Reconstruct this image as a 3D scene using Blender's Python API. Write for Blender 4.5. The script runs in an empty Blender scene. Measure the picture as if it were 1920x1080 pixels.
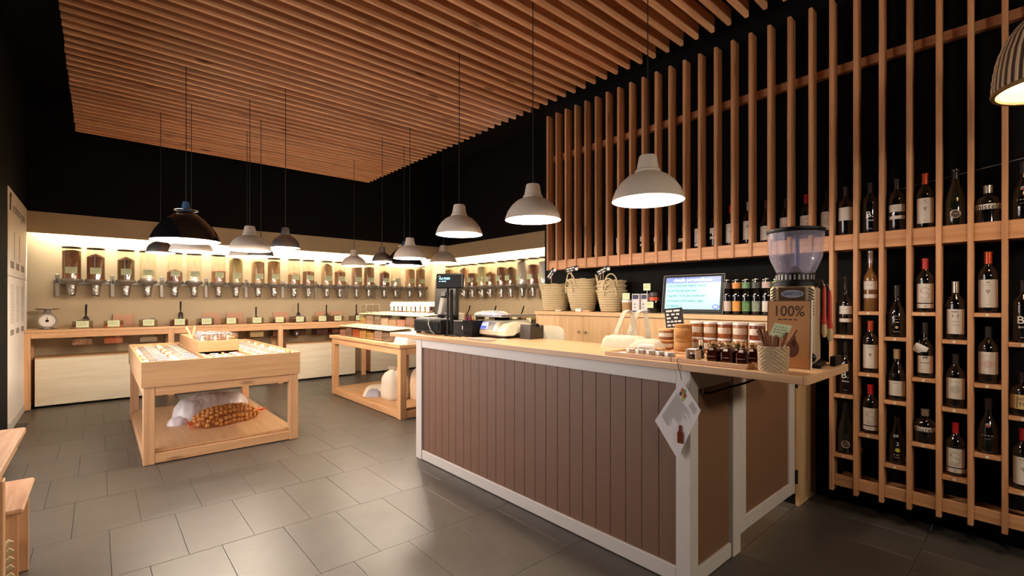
import bpy, math, random
from mathutils import Vector, Matrix
random.seed(11)
PI = math.pi
SC = bpy.context.scene
COL = SC.collection

# ------------------------------------------------------------------ camera, world, daylight, exposure
cam = bpy.data.cameras.new('camera'); cam.sensor_width = 36.0; cam.lens = 881 / 1920 * 36.0
cam.shift_y = 25 / 1920; cam.clip_start = 0.05
co = bpy.data.objects.new('camera', cam); COL.objects.link(co)
co.location = (0, 0, 1.35); co.rotation_euler = (PI / 2, 0, -math.atan2(776, 881)); SC.camera = co
wd = bpy.data.worlds.new('world'); SC.world = wd; wd.use_nodes = True
wd.node_tree.nodes['Background'].inputs[0].default_value = (0.88, 0.88, 1.0, 1)
wd.node_tree.nodes['Background'].inputs[1].default_value = 5.2
SC.view_settings.view_transform = 'Standard'; SC.view_settings.look = 'None'
SC.view_settings.exposure = 0.66; SC.view_settings.gamma = 1.0; SC.view_settings.use_curve_mapping = False
PEND_W = 22.0      # watts of one shop pendant
COVE_W = 46.0      # watts per metre-long run of the LED strip behind the fascia boards
BULB = (1.0, 0.85, 0.70)
try:
    SC.cycles.use_denoising = True
    SC.cycles.max_bounces = 10; SC.cycles.diffuse_bounces = 6; SC.cycles.glossy_bounces = 4
    SC.cycles.transparent_max_bounces = 24; SC.cycles.transmission_bounces = 6
    SC.cycles.sample_clamp_indirect = 6.0; SC.cycles.caustics_reflective = False; SC.cycles.caustics_refractive = False
except Exception: pass

def area(name, loc, sx, sy, w, rot, col):
    l = bpy.data.lights.new(name, 'AREA'); l.shape = 'RECTANGLE'; l.size = sx; l.size_y = sy; l.energy = w; l.color = col
    o = bpy.data.objects.new(name, l); COL.objects.link(o); o.location = loc; o.rotation_euler = rot; return o
# LED strips tucked behind the fascia boards, shining down and slightly back on the tan walls
area('led_strip_light', (2.4, 8.67, 2.42), 6.0, 0.03, COVE_W * 2.4, (0.30, 0, 0), (1.0, 0.94, 0.78))
area('led_strip_light', (5.54, 6.2, 2.42), 0.03, 4.6, COVE_W * 1.7, (0, -0.30, 0), (1.0, 0.94, 0.78))

# ------------------------------------------------------------------ materials
def hexc(h):
    h = h.lstrip('#'); r = [int(h[i:i+2], 16) / 255 for i in (0, 2, 4)]
    return tuple(x / 12.92 if x <= .04045 else ((x + .055) / 1.055) ** 2.4 for x in r) + (1,)
MATS = {}
def mat(name, col, rough=.6, metal=0, spec=.5, emit=0, var=0, scale=8, bump=0, coat=0):
    if name in MATS: return MATS[name]
    m = bpy.data.materials.new(name); m.use_nodes = True; MATS[name] = m
    nt = m.node_tree; b = nt.nodes['Principled BSDF']; c = hexc(col) if isinstance(col, str) else col
    b.inputs['Base Color'].default_value = c; b.inputs['Roughness'].default_value = rough
    b.inputs['Metallic'].default_value = metal; b.inputs['Specular IOR Level'].default_value = spec
    if coat: b.inputs['Coat Weight'].default_value = coat; b.inputs['Coat Roughness'].default_value = .05
    if emit:
        b.inputs['Emission Color'].default_value = c; b.inputs['Emission Strength'].default_value = emit
    if var or bump:
        tc = nt.nodes.new('ShaderNodeTexCoord'); n = nt.nodes.new('ShaderNodeTexNoise')
        n.inputs['Scale'].default_value = scale; n.inputs['Detail'].default_value = 5
        oi = nt.nodes.new('ShaderNodeObjectInfo'); vm = nt.nodes.new('ShaderNodeVectorMath'); vm.operation = 'MULTIPLY_ADD'
        cb = nt.nodes.new('ShaderNodeCombineXYZ')
        for i in range(3): nt.links.new(oi.outputs['Random'], cb.inputs[i])
        vm.inputs[1].default_value = (37, 19, 53)
        nt.links.new(cb.outputs[0], vm.inputs[0]); nt.links.new(tc.outputs['Object'], vm.inputs[2]); nt.links.new(vm.outputs[0], n.inputs['Vector'])
        if var:
            mx = nt.nodes.new('ShaderNodeMix'); mx.data_type = 'RGBA'
            mx.inputs['A'].default_value = tuple(x * (1 - var) for x in c[:3]) + (1,)
            mx.inputs['B'].default_value = tuple(min(1, x * (1 + var)) for x in c[:3]) + (1,)
            nt.links.new(n.outputs['Fac'], mx.inputs['Factor']); nt.links.new(mx.outputs['Result'], b.inputs['Base Color'])
        if bump:
            bp = nt.nodes.new('ShaderNodeBump'); bp.inputs['Strength'].default_value = bump; bp.inputs['Distance'].default_value = .004
            nt.links.new(n.outputs['Fac'], bp.inputs['Height']); nt.links.new(bp.outputs[0], b.inputs['Normal'])
    return m
def wood(name, dark, light, axis, rough=.5, knots=1.0, grain=26, rnd=.18):
    key = name + '_' + axis
    if key in MATS: return MATS[key]
    m = bpy.data.materials.new(key); m.use_nodes = True; MATS[key] = m
    nt = m.node_tree; N = nt.nodes.new; L = nt.links.new; b = nt.nodes['Principled BSDF']; b.inputs['Roughness'].default_value = rough
    tc = N('ShaderNodeTexCoord'); oi = N('ShaderNodeObjectInfo'); cb = N('ShaderNodeCombineXYZ')
    for i in range(3): L(oi.outputs['Random'], cb.inputs[i])
    vm = N('ShaderNodeVectorMath'); vm.operation = 'MULTIPLY_ADD'; vm.inputs[1].default_value = (31, 47, 23)
    L(cb.outputs[0], vm.inputs[0]); L(tc.outputs['Object'], vm.inputs[2])
    def mp(a, c):
        q = N('ShaderNodeMapping'); s = [c, c, c]; s['xyz'.index(axis)] = a; q.inputs['Scale'].default_value = s; L(vm.outputs[0], q.inputs['Vector']); return q
    n1 = N('ShaderNodeTexNoise'); n1.inputs['Scale'].default_value = 1; n1.inputs['Detail'].default_value = 6; n1.inputs['Roughness'].default_value = .65
    n1.inputs['Distortion'].default_value = .6; L(mp(1.1, grain).outputs[0], n1.inputs['Vector'])
    cr = N('ShaderNodeValToRGB'); e = cr.color_ramp.elements; e[0].position = .3; e[0].color = hexc(dark); e[1].position = .68; e[1].color = hexc(light)
    L(n1.outputs['Fac'], cr.inputs[0])
    last = cr.outputs[0]
    if knots:
        v = N('ShaderNodeTexVoronoi'); v.inputs['Scale'].default_value = 1; L(mp(1.6, 5.5).outputs[0], v.inputs['Vector'])
        r2 = N('ShaderNodeMapRange'); r2.inputs['From Min'].default_value = .05; r2.inputs['From Max'].default_value = .13
        r2.inputs['To Min'].default_value = .75 * knots; r2.inputs['To Max'].default_value = 0; L(v.outputs['Distance'], r2.inputs['Value'])
        mx = N('ShaderNodeMix'); mx.data_type = 'RGBA'; d = hexc(dark); mx.inputs['B'].default_value = (d[0] * .3, d[1] * .22, d[2] * .16, 1)
        L(r2.outputs[0], mx.inputs['Factor']); L(last, mx.inputs['A']); last = mx.outputs['Result']
    hs = N('ShaderNodeHueSaturation'); mr = N('ShaderNodeMapRange'); mr.inputs['To Min'].default_value = 1 - rnd; mr.inputs['To Max'].default_value = 1 + rnd
    L(oi.outputs['Random'], mr.inputs['Value']); L(mr.outputs[0], hs.inputs['Value']); L(last, hs.inputs['Color']); L(hs.outputs[0], b.inputs['Base Color'])
    bp = N('ShaderNodeBump'); bp.inputs['Strength'].default_value = .12; bp.inputs['Distance'].default_value = .002
    L(n1.outputs['Fac'], bp.inputs['Height']); L(bp.outputs[0], b.inputs['Normal'])
    return m
def thin_glass(name, tint, gloss=.10, rough=.03, fres=.32):
    if name in MATS: return MATS[name]
    m = bpy.data.materials.new(name); m.use_nodes = True; MATS[name] = m
    nt = m.node_tree; N = nt.nodes.new; L = nt.links.new; nt.nodes.remove(nt.nodes['Principled BSDF'])
    t = N('ShaderNodeBsdfTransparent'); t.inputs[0].default_value = hexc(tint)
    g = N('ShaderNodeBsdfGlossy'); g.inputs['Roughness'].default_value = rough
    lw = N('ShaderNodeLayerWeight'); lw.inputs['Blend'].default_value = .25
    ma = N('ShaderNodeMath'); ma.operation = 'MULTIPLY_ADD'; ma.inputs[1].default_value = fres; ma.inputs[2].default_value = gloss; ma.use_clamp = True
    mx = N('ShaderNodeMixShader'); L(lw.outputs['Fresnel'], ma.inputs[0]); L(ma.outputs[0], mx.inputs[0]); L(t.outputs[0], mx.inputs[1]); L(g.outputs[0], mx.inputs[2])
    L(mx.outputs[0], nt.nodes['Material Output'].inputs['Surface']); return m
def film(name, col, alpha, rough=.3):
    if name in MATS: return MATS[name]
    m = mat(name, col, rough, spec=.7); nt = m.node_tree; N = nt.nodes.new; L = nt.links.new
    t = N('ShaderNodeBsdfTransparent'); mx = N('ShaderNodeMixShader'); mx.inputs[0].default_value = alpha
    L(t.outputs[0], mx.inputs[1]); L(nt.nodes['Principled BSDF'].outputs[0], mx.inputs[2]); L(mx.outputs[0], nt.nodes['Material Output'].inputs['Surface']); return m
def grain_mat(name, a, b_, scale=120):
    if name in MATS: return MATS[name]
    m = bpy.data.materials.new(name); m.use_nodes = True; MATS[name] = m
    nt = m.node_tree; N = nt.nodes.new; L = nt.links.new; b = nt.nodes['Principled BSDF']; b.inputs['Roughness'].default_value = .7
    tc = N('ShaderNodeTexCoord'); v = N('ShaderNodeTexVoronoi'); v.inputs['Scale'].default_value = scale; L(tc.outputs['Object'], v.inputs['Vector'])
    sp = N('ShaderNodeSeparateColor'); L(v.outputs['Color'], sp.inputs[0]); mx = N('ShaderNodeMix'); mx.data_type = 'RGBA'
    mx.inputs['A'].default_value = hexc(a); mx.inputs['B'].default_value = hexc(b_); L(sp.outputs[0], mx.inputs['Factor']); L(mx.outputs['Result'], b.inputs['Base Color'])
    bp = N('ShaderNodeBump'); bp.inputs['Strength'].default_value = .6; bp.inputs['Distance'].default_value = .003; bp.invert = True
    L(v.outputs['Distance'], bp.inputs['Height']); L(bp.outputs[0], b.inputs['Normal']); return m
def stripes(name, a, b_, axis, freq, rough=.7, bump=.5):
    if name in MATS: return MATS[name]
    m = mat(name, a, rough); nt = m.node_tree; N = nt.nodes.new; L = nt.links.new; b = nt.nodes['Principled BSDF']
    tc = N('ShaderNodeTexCoord'); n = N('ShaderNodeTexNoise'); mp = N('ShaderNodeMapping'); s = [freq * .25] * 3; s['xyz'.index(axis)] = freq
    mp.inputs['Scale'].default_value = s; n.inputs['Scale'].default_value = 1; n.inputs['Detail'].default_value = 3
    L(tc.outputs['Object'], mp.inputs['Vector']); L(mp.outputs[0], n.inputs['Vector'])
    mx = N('ShaderNodeMix'); mx.data_type = 'RGBA'; mx.inputs['A'].default_value = hexc(a); mx.inputs['B'].default_value = hexc(b_)
    L(n.outputs['Fac'], mx.inputs['Factor']); L(mx.outputs['Result'], b.inputs['Base Color'])
    bp = N('ShaderNodeBump'); bp.inputs['Strength'].default_value = bump; bp.inputs['Distance'].default_value = .004; L(n.outputs['Fac'], bp.inputs['Height']); L(bp.outputs[0], b.inputs['Normal'])
    return m
def RK(a): return wood('rack_pine', '#a46c42', '#cc976a', a, .55, .8, 24, .12)
def SL(a): return wood('ceiling_pine', '#bd8058', '#e6b68a', a, .6, 1.0, 22, .14)
def PN(a): return wood('pale_pine', '#c18d60', '#dbae80', a, .5, .8, 24, .06)
def PLY(a): return wood('birch_ply', '#b48a5c', '#ca9f73', a, .45, 0, 18, .03)
def ASH(a): return wood('white_ash', '#d6c8ab', '#e6dcc4', a, .55, 0, 14, .03)
def TOP(a): return wood('oak_worktop', '#bd9068', '#d4ac82', a, .35, 0, 30, .02)
def OAK(a): return wood('cabinet_oak', '#c29868', '#d9b586', a, .5, 0, 16, .04)
BLACKWALL = mat('black_wall_paint', '#0c0a09', .85, spec=.15, var=.15, scale=2)
TAN = mat('tan_wall_paint', '#b6a283', .85, spec=.2, var=.06, scale=3)
TILE = mat('slate_tile', '#4c463f', .38, spec=.5, var=.28, scale=5, bump=.15)
GROUT = mat('dark_grout', '#4a443c', .9)
WHITEP = mat('white_satin_paint', '#cfc6bd', .45, var=.04, scale=10)
BROWN = mat('taupe_board_paint', '#745340', .55, var=.08, scale=6)
BROWN2 = mat('taupe_panel_paint', '#7c5a40', .55, var=.08, scale=4)
BLK = mat('black_plastic', '#0e0c0a', .4, spec=.22); BLKM = mat('black_matte', '#0b0a09', .8, spec=.15)
GREYP = mat('grey_plastic', '#8d8a86', .4); IVORY = mat('ivory_plastic', '#d9d0b8', .4); WHT = mat('white_card', '#e6e0d6', .7)
STEEL = mat('brushed_steel', '#b5b0a8', .3, 1); STEELM = mat('satin_aluminium', '#948b80', .42, .4); CHROME = mat('chrome', '#d8d8d8', .08, 1)
GLASSD = mat('dark_bottle_glass', '#0b0807', .07, spec=.6, coat=.4); AMBER = mat('amber_bottle_glass', '#3a1408', .06, spec=.6, coat=.5)
GOLDW = mat('golden_wine_glass', '#74502a', .08, spec=.6, coat=.4); GOLDW_ = 0; GREENG = mat('green_bottle_glass', '#16180c', .07, spec=.6, coat=.4)
LABEL = mat('cream_label_paper', '#cfc4b6', .7, var=.04); INK = mat('black_ink', '#1a1614', .7); INKW = mat('white_ink', '#e8e2d8', .6)
INKG = mat('grey_ink', '#8d847a', .7)
CARDG = mat('pale_green_card', '#d3dcae', .7)
ACR = thin_glass('clear_acrylic', '#f4f0ea', .05); CANG = thin_glass('clear_canister', '#fefcf8', .04, .03, .12)
JARG = thin_glass('jar_glass', '#fdfcfa', .08); SMOKE = None

SMOKE = film('hopper_plastic', '#b4abc0', .20, .12)
# ------------------------------------------------------------------ mesh builder
class MB:
    def __init__(s): s.v = []; s.f = []; s.sm = []; s.mi = []; s.cur = 0
    def add(s, vs, fs, smooth=False):
        n = len(s.v); s.v += [tuple(p) for p in vs]
        for f in fs: s.f.append([n + i for i in f]); s.sm.append(smooth); s.mi.append(s.cur)
        return s
    def box(s, x0, y0, z0, x1, y1, z1, c=0.0, M=None):
        if x0 > x1: x0, x1 = x1, x0
        if y0 > y1: y0, y1 = y1, y0
        if z0 > z1: z0, z1 = z1, z0
        if c <= 0:
            vs = [(x0,y0,z0),(x1,y0,z0),(x1,y1,z0),(x0,y1,z0),(x0,y0,z1),(x1,y0,z1),(x1,y1,z1),(x0,y1,z1)]
            fs = [(3,2,1,0),(4,5,6,7),(0,1,5,4),(1,2,6,5),(2,3,7,6),(3,0,4,7)]
        else:
            c = min(c, (x1-x0)*.45, (y1-y0)*.45, (z1-z0)*.45); vs = []; idx = {}
            for ix, (xa, sx) in enumerate(((x0, 1), (x1, -1))):
                for iy, (ya, sy) in enumerate(((y0, 1), (y1, -1))):
                    for iz, (za, sz) in enumerate(((z0, 1), (z1, -1))):
                        idx[ix,iy,iz,0] = len(vs); vs.append((xa, ya+sy*c, za+sz*c))
                        idx[ix,iy,iz,1] = len(vs); vs.append((xa+sx*c, ya, za+sz*c))
                        idx[ix,iy,iz,2] = len(vs); vs.append((xa+sx*c, ya+sy*c, za))
            fs = []; ctr = Vector(((x0+x1)/2, (y0+y1)/2, (z0+z1)/2))
            for i in (0,1):
                fs.append([idx[i,0,0,0], idx[i,1,0,0], idx[i,1,1,0], idx[i,0,1,0]])
                fs.append([idx[0,i,0,1], idx[1,i,0,1], idx[1,i,1,1], idx[0,i,1,1]])
                fs.append([idx[0,0,i,2], idx[1,0,i,2], idx[1,1,i,2], idx[0,1,i,2]])
            for a in (0,1):
                for b in (0,1):
                    fs.append([idx[a,b,0,0], idx[a,b,1,0], idx[a,b,1,1], idx[a,b,0,1]])
                    fs.append([idx[a,0,b,0], idx[a,1,b,0], idx[a,1,b,2], idx[a,0,b,2]])
                    fs.append([idx[0,a,b,1], idx[1,a,b,1], idx[1,a,b,2], idx[0,a,b,2]])
                    for d in (0,1): fs.append([idx[a,b,d,0], idx[a,b,d,1], idx[a,b,d,2]])
            out = []
            for f in fs:
                P = [Vector(vs[i]) for i in f]; nrm = (P[1]-P[0]).cross(P[2]-P[0]); fc = sum(P, Vector()) / len(P)
                out.append(f if nrm.dot(fc - ctr) > 0 else f[::-1])
            fs = out
        if M is not None: vs = [M @ Vector(p) for p in vs]
        return s.add(vs, fs)
    def lathe(s, prof, n=20, at=(0,0,0), M=None, a0=0, a1=2*PI):
        full = abs(a1 - a0 - 2*PI) < 1e-6; m = n if full else n + 1; P = [prof[0]]
        for i in range(1, len(prof)-1):                       # split rings at sharp corners so they shade crisp
            a, b, c = prof[i-1], prof[i], prof[i+1]; P.append(b)
            d1 = Vector((b[0]-a[0], b[1]-a[1])); d2 = Vector((c[0]-b[0], c[1]-b[1]))
            if d1.length > 1e-7 and d2.length > 1e-7 and d1.angle(d2) > .7: P.append(None); P.append(b)
        P.append(prof[-1]); rings = []; vs = []
        for p in P:
            if p is None: rings.append(None); continue
            if p[0] < 1e-6: rings.append([len(vs)]); vs.append((at[0], at[1], at[2]+p[1])); continue
            r = []
            for k in range(m):
                t = a0 + (a1-a0) * k / n; r.append(len(vs)); vs.append((at[0]+p[0]*math.cos(t), at[1]+p[0]*math.sin(t), at[2]+p[1]))
            rings.append(r)
        fs = []
        for a, b in zip(rings, rings[1:]):
            if a is None or b is None: continue
            for k in range(n):
                k2 = (k+1) % m
                if len(a) == 1 and len(b) == 1: break
                if len(a) == 1: fs.append((a[0], b[k2], b[k]))
                elif len(b) == 1: fs.append((a[k], a[k2], b[0]))
                else: fs.append((a[k], a[k2], b[k2], b[k]))
        if M is not None: vs = [M @ Vector(p) for p in vs]
        return s.add(vs, fs, True)
    def tube(s, pts, r, n=8, caps=True):
        pts = [Vector(p) for p in pts]; rs = r if isinstance(r, (list, tuple)) else [r] * len(pts); vs = []; fs = []
        up = Vector((0, 0, 1)); prev = None
        for i, p in enumerate(pts):
            d = (pts[min(i+1, len(pts)-1)] - pts[max(i-1, 0)]).normalized()
            if prev is None:
                a = d.cross(up if abs(d.z) < .9 else Vector((1, 0, 0))).normalized()
            else: a = (prev - d * prev.dot(d)).normalized()
            prev = a; b = d.cross(a)
            for k in range(n):
                t = 2*PI*k/n; vs.append(p + (a*math.cos(t) + b*math.sin(t)) * rs[i])
        for i in range(len(pts)-1):
            for k in range(n): k2 = (k+1) % n; fs.append((i*n+k, i*n+k2, (i+1)*n+k2, (i+1)*n+k))
        s.add(vs, fs, True)
        if caps: s.add([vs[k] for k in range(n)], [tuple(range(n))[::-1]]); s.add([vs[-n+k] for k in range(n)], [tuple(range(n))])
        return s
    def poly(s, pts): return s.add(pts, [tuple(range(len(pts)))])
    def prism(s, pts, h):                                      # pts: loop of 3-D points, h: offset vector
        n = len(pts); h = Vector(h); P = [Vector(p) for p in pts]; s.add(P + [p + h for p in P],
            [tuple(range(n))[::-1], tuple(range(n, 2*n))] + [(i, (i+1) % n, n+(i+1) % n, n+i) for i in range(n)]); return s
    def rect(s, fr, x0, y0, x1, y1): return s.poly([fr(x0,y0), fr(x1,y0), fr(x1,y1), fr(x0,y1)])
    def disc(s, fr, x, y, r, n=10, ry=None):
        ry = ry or r; return s.poly([fr(x + r*math.cos(2*PI*k/n), y + ry*math.sin(2*PI*k/n)) for k in range(n)])
    def pillow(s, at, a, b, h, nu=12, nv=12, p=3.0, jit=0.0, M=None, seed=1, flat=.0):
        rg = random.Random(seed); vs = []; fs = []
        for sgn in (1, -1):
            base = len(vs)
            for i in range(nu+1):
                for j in range(nv+1):
                    u = -1 + 2*i/nu; v = -1 + 2*j/nv
                    e = max(0, (1 - abs(u)**p) * (1 - abs(v)**p)) ** .5
                    z = sgn * h * e if sgn > 0 else -h * e * flat
                    q = 0 if e < .01 else jit
                    if p < 3:
                        xu, yv = u*math.sqrt(1 - v*v/2), v*math.sqrt(1 - u*u/2); rho = min(1, math.hypot(xu, yv)); e = max(0, 1 - rho**p)**.5; z = sgn*h*e*(1 if sgn > 0 else flat); q = 0 if e < .01 else jit
                        vs.append(Vector((a*xu, b*yv, z + rg.uniform(-q, q)))); continue
                    vs.append(Vector((a*u*(1 - .05*v*v), b*v*(1 - .05*u*u), z + rg.uniform(-q, q))))
            for i in range(nu):
                for j in range(nv):
                    k = base + i*(nv+1) + j; f = (k, k+nv+1, k+nv+2, k+1); fs.append(f if sgn > 0 else f[::-1])
        M2 = Matrix.Translation(at) @ (M.to_4x4() if M is not None else Matrix.Identity(4))
        return s.add([M2 @ q for q in vs], fs, True)
    def mesh(s, name, mats, org=(0,0,0)):
        me = bpy.data.meshes.new(name); me.from_pydata([(p[0]-org[0], p[1]-org[1], p[2]-org[2]) for p in s.v], [], s.f)
        for m in (mats if isinstance(mats, (list, tuple)) else [mats]): me.materials.append(m)
        me.polygons.foreach_set('use_smooth', s.sm); me.polygons.foreach_set('material_index', s.mi); me.update(); return me

ORG = {}
def thing(name, label, cat, loc=(0,0,0), group=None):
    o = bpy.data.objects.new(name, None); o.empty_display_size = .05; COL.objects.link(o); o.location = loc; ORG[o.name] = tuple(loc)
    o['label'] = label; o['category'] = cat
    if group: o['group'] = group
    return o
def part(parent, name, mb, mats, label=None, stuff=False):
    org = ORG.get(parent.name, (0,0,0)) if parent else (0,0,0)
    me = mb if isinstance(mb, bpy.types.Mesh) else mb.mesh(name, mats, org)
    o = bpy.data.objects.new(name, me); COL.objects.link(o); o.parent = parent; ORG[o.name] = org
    if label: o['label'] = label
    if stuff or name in ('print', 'printed_text', 'markings', 'handwriting', 'small_print', 'vent_slots', 'grind_scale', 'string_bow', 'net_tuft', 'net_knot', 'weave'): o['kind'] = 'stuff'
    return o
def single(name, mb, mats, label, cat, loc=(0,0,0), group=None):
    o = bpy.data.objects.new(name, mb.mesh(name, mats, loc)); COL.objects.link(o); o.location = loc; ORG[o.name] = tuple(loc)
    o['label'] = label; o['category'] = cat
    if group: o['group'] = group
    return o
def struct(name, mb, mats):
    o = bpy.data.objects.new(name, mb.mesh(name, mats)); COL.objects.link(o); o['kind'] = 'structure'; ORG[o.name] = (0,0,0); return o
def copy_tree(root, loc, rz=0, label=None, group=None, parent=None):
    c = root.copy(); COL.objects.link(c); c.parent = parent; ORG[c.name] = (0,0,0)
    if parent is None:
        c.location = loc; c.rotation_euler = (0, 0, rz)
        if label: c['label'] = label
        if group: c['group'] = group
    for ch in list(root.children): copy_tree(ch, None, parent=c)
    return c
_txt = {}
def text_verts(s, size, align='CENTER'):
    key = (s, align); bold = .012 if len(s) > 12 else .004
    if key not in _txt:
        cu = bpy.data.curves.new('t', 'FONT'); cu.body = s; cu.size = 1; cu.align_x = align; cu.align_y = 'CENTER'; cu.resolution_u = 3; cu.space_line = 1.1; cu.offset = bold
        o = bpy.data.objects.new('t', cu); COL.objects.link(o); me = bpy.data.meshes.new_from_object(o)
        _txt[key] = ([v.co.copy() for v in me.vertices], [tuple(p.vertices) for p in me.polygons])
        bpy.data.objects.remove(o); bpy.data.curves.remove(cu); bpy.data.meshes.remove(me)
    v, f = _txt[key]; return [(p.x*size, p.y*size) for p in v], f
def put_text(mb, s, size, fr, x=0, y=0, align='CENTER', rot=0, sx=1):
    v, f = text_verts(s, size, align); c, si = math.cos(rot), math.sin(rot)
    mb.add([fr(x + px*sx*c - py*si, y + px*sx*si + py*c) for px, py in v], f); return mb
def fnx(ox, oy, oz): return lambda x, y: (ox, oy - x, oz + y)            # a plane facing -X
def fny(ox, oy, oz): return lambda x, y: (ox + x, oy, oz + y)            # a plane facing -Y
def fpx(ox, oy, oz): return lambda x, y: (ox, oy + x, oz + y)            # a plane facing +X
def fcyl(R): return lambda x, y: (-R*math.cos(x/R), -R*math.sin(x/R), y)  # round a cylinder, centred on -X
def scrib(mb, fr, x0, x1, y, h=.002, words=4, seed=0):                     # illegible print: a row of short bars
    rg = random.Random(seed); x = x0; w = (x1-x0)/words
    for k in range(words):
        l = w * rg.uniform(.45, .85); mb.rect(fr, x, y, x+l, y+h); x += w
    return mb
ORD = ['first','second','third','fourth','fifth','sixth','seventh','eighth','ninth','tenth','eleventh','twelfth','thirteenth','fourteenth','fifteenth','sixteenth','seventeenth','eighteenth','nineteenth','twentieth']

# ------------------------------------------------------------------ the setting
mb = MB(); mb.box(-2.5, -2.6, -.12, 6.2, 9.2, -.006); floor = struct('floor', mb, GROUT)
TW, TD = .3155, .642
tile_me = MB().box(-.1570, -.3202, -.012, .1570, .3202, 0, .0012).mesh('floor_tile', TILE)
sY, cY = math.sin(math.atan2(776, 881)), math.cos(math.atan2(776, 881))
for k in range(-2, 12):
    yc = 1.091 + TD * (k + .5); x0 = .05 if (k % 2 == 1) else .2
    for n in range(-4, 19):
        xc = x0 + TW * (n + .5)
        if xc < -.62 or xc > (3.75 if yc < 3.9 else 5.55): continue
        d = xc*sY + yc*cY; r = xc*cY - yc*sY
        if d < 1.3 or abs(r/d) > 1.32: continue
        o = part(floor, 'floor_tile', tile_me, None); o.location = (xc, yc, random.uniform(-.0006, .0))
struct('wall_back', MB().box(-.9, 8.80, 0, 5.9, 9.0, 2.55), TAN)
struct('wall_back_upper', MB().box(-.9, 8.625, 2.512, 5.9, 9.0, 4.2), BLACKWALL)
struct('trim_1', MB().box(-.685, 8.60, 2.237, 5.486, 8.622, 2.512, .002), TAN)
struct('wall_right', MB().box(5.67, 3.9, 0, 5.9, 8.8, 2.55), TAN)
struct('wall_right_upper', MB().box(5.51, 3.9, 2.512, 5.9, 8.625, 4.2), BLACKWALL)
struct('trim_2', MB().box(5.486, 3.9, 2.237, 5.508, 8.622, 2.512, .002), TAN)
struct('wall_rack', MB().box(3.80, -2.6, 0, 3.95, 3.62, 4.2), BLACKWALL)
struct('wall_right_return', MB().box(3.95, 3.7, 0, 5.9, 3.9, 4.2), BLACKWALL)
struct('wall_left', MB().box(-.9, 6.96, 0, -.700, 8.8, 4.2), BLACKWALL)
WY0, WY1, WZ0, WZ1 = 2.4, 6.2, .30, 2.25
lf = MB(); lf.box(-.9, WY1, 0, -.690, 6.96, 4.2); lf.box(-.9, -2.6, 0, -.690, WY0, 4.2); lf.box(-.9, WY0, 0, -.690, WY1, WZ0); lf.box(-.9, WY0, WZ1, -.690, WY1, 4.2)
struct('wall_left_front', lf, BLACKWALL)
struct('wall_front', MB().box(-.9, -2.8, 0, 3.95, -2.6, 4.2), BLACKWALL)
wm = MB(); wx0, wx1 = -.83, -.77; wm_ = (WY0 + WY1) / 2
for (a, b, c, d) in ((WY0, WZ0, WY0+.06, WZ1), (WY1-.06, WZ0, WY1, WZ1), (wm_-.03, WZ0, wm_+.03, WZ1), (WY0+.06, WZ0, WY1-.06, WZ0+.06), (WY0+.06, WZ1-.06, WY1-.06, WZ1)): wm.box(wx0, a, b, wx1, c, d)
win = struct('window_1', wm, BLKM)
part(win, 'window_pane', MB().box(-.803, WY0+.06, WZ0+.06, -.797, wm_-.03, WZ1-.06), ACR); part(win, 'window_pane', MB().box(-.803, wm_+.03, WZ0+.06, -.797, WY1-.06, WZ1-.06), ACR)
pt = area('window_portal', (-.92, wm_, (WZ0+WZ1)/2), WZ1-WZ0, WY1-WY0, 1, (0, -PI/2, 0), (1, 1, 1)); pt.data.cycles.is_portal = True
struct('baseboard_left', MB().box(-.700, 6.98, 0, -.676, 8.28, .10, .003), WHITEP)
struct('baseboard_rack', MB().box(3.785, -2.4, 0, 3.80, 1.0, .09, .002), BLKM)
ceil = struct('ceiling', MB().box(-.9, -2.6, 4.2, 5.9, 9.0, 4.4), BLACKWALL)
sl_me = MB().box(-.2, -.013, 3.35, 3.435, .013, 3.465, .002).mesh('slat', SL('x'))
for k in range(-12, 52):
    y = 1.268 + .1228 * k
    o = part(ceil, 'slat', sl_me, None); o.location = (random.uniform(-.004, .004), y, 0)
for x in (.5, 1.6, 2.8):
    part(ceil, 'support_batten', MB().box(x, -.25, 3.466, x+.045, 7.55, 3.50), BLKM)
    for y in (0, 2.5, 5, 7.4): part(ceil, 'hanger_rod', MB().tube([(x+.02, y, 3.50), (x+.02, y, 4.2)], .006, 6), BLKM)

# white information panels at the left end of the back wall
ip = thing('information_panel', 'tall white wall panel with black logo and printed columns at left edge', 'panel', (-.685, 7.9, .10))
for (z0, z1) in ((.102, 1.612), (1.618, 2.53)):
    part(ip, 'board', MB().box(-.699, 6.965, z0, -.685, 8.62, z1, .002), mat('white_panel', '#efe8e0', .5))
fr = fpx(-.6845, 7.0, 0)
def fpr(x, y): return (-.6843, 7.0 + x, y)
lg = MB(); lg.box(-.6848, 7.06, 2.30, -.6838, 7.17, 2.44); lg.tube([(-.684, 7.085, 2.44), (-.684, 7.09, 2.475), (-.684, 7.14, 2.475), (-.684, 7.145, 2.44)], .006, 6)
part(ip, 'logo', lg, INK, 'small black bag logo')
ln = MB(); put_text(ln, 'productes a granel', .15, fpr, .85, 2.36, sx=.95); part(ip, 'lettering', ln, INK, 'thin black heading')
ln = MB()
for c in range(3):
    ln.box(-.6848, 7.12+c*.45, 1.70, -.6835, 7.40+c*.45, 1.775)
    for k in range(26): scrib(ln, fpr, .12+c*.45, .42+c*.45, 1.52-k*.016, .006, 4, k+c*50)
    ln.box(-.6848, 7.12+c*.45, .99, -.6835, 7.38+c*.45, 1.05)
for c in range(2): ln.box(-.6848, 7.42+c*.45, 1.80, -.6835, 7.445+c*.45, 2.10)
part(ip, 'printed_text', ln, INKG)

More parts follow.
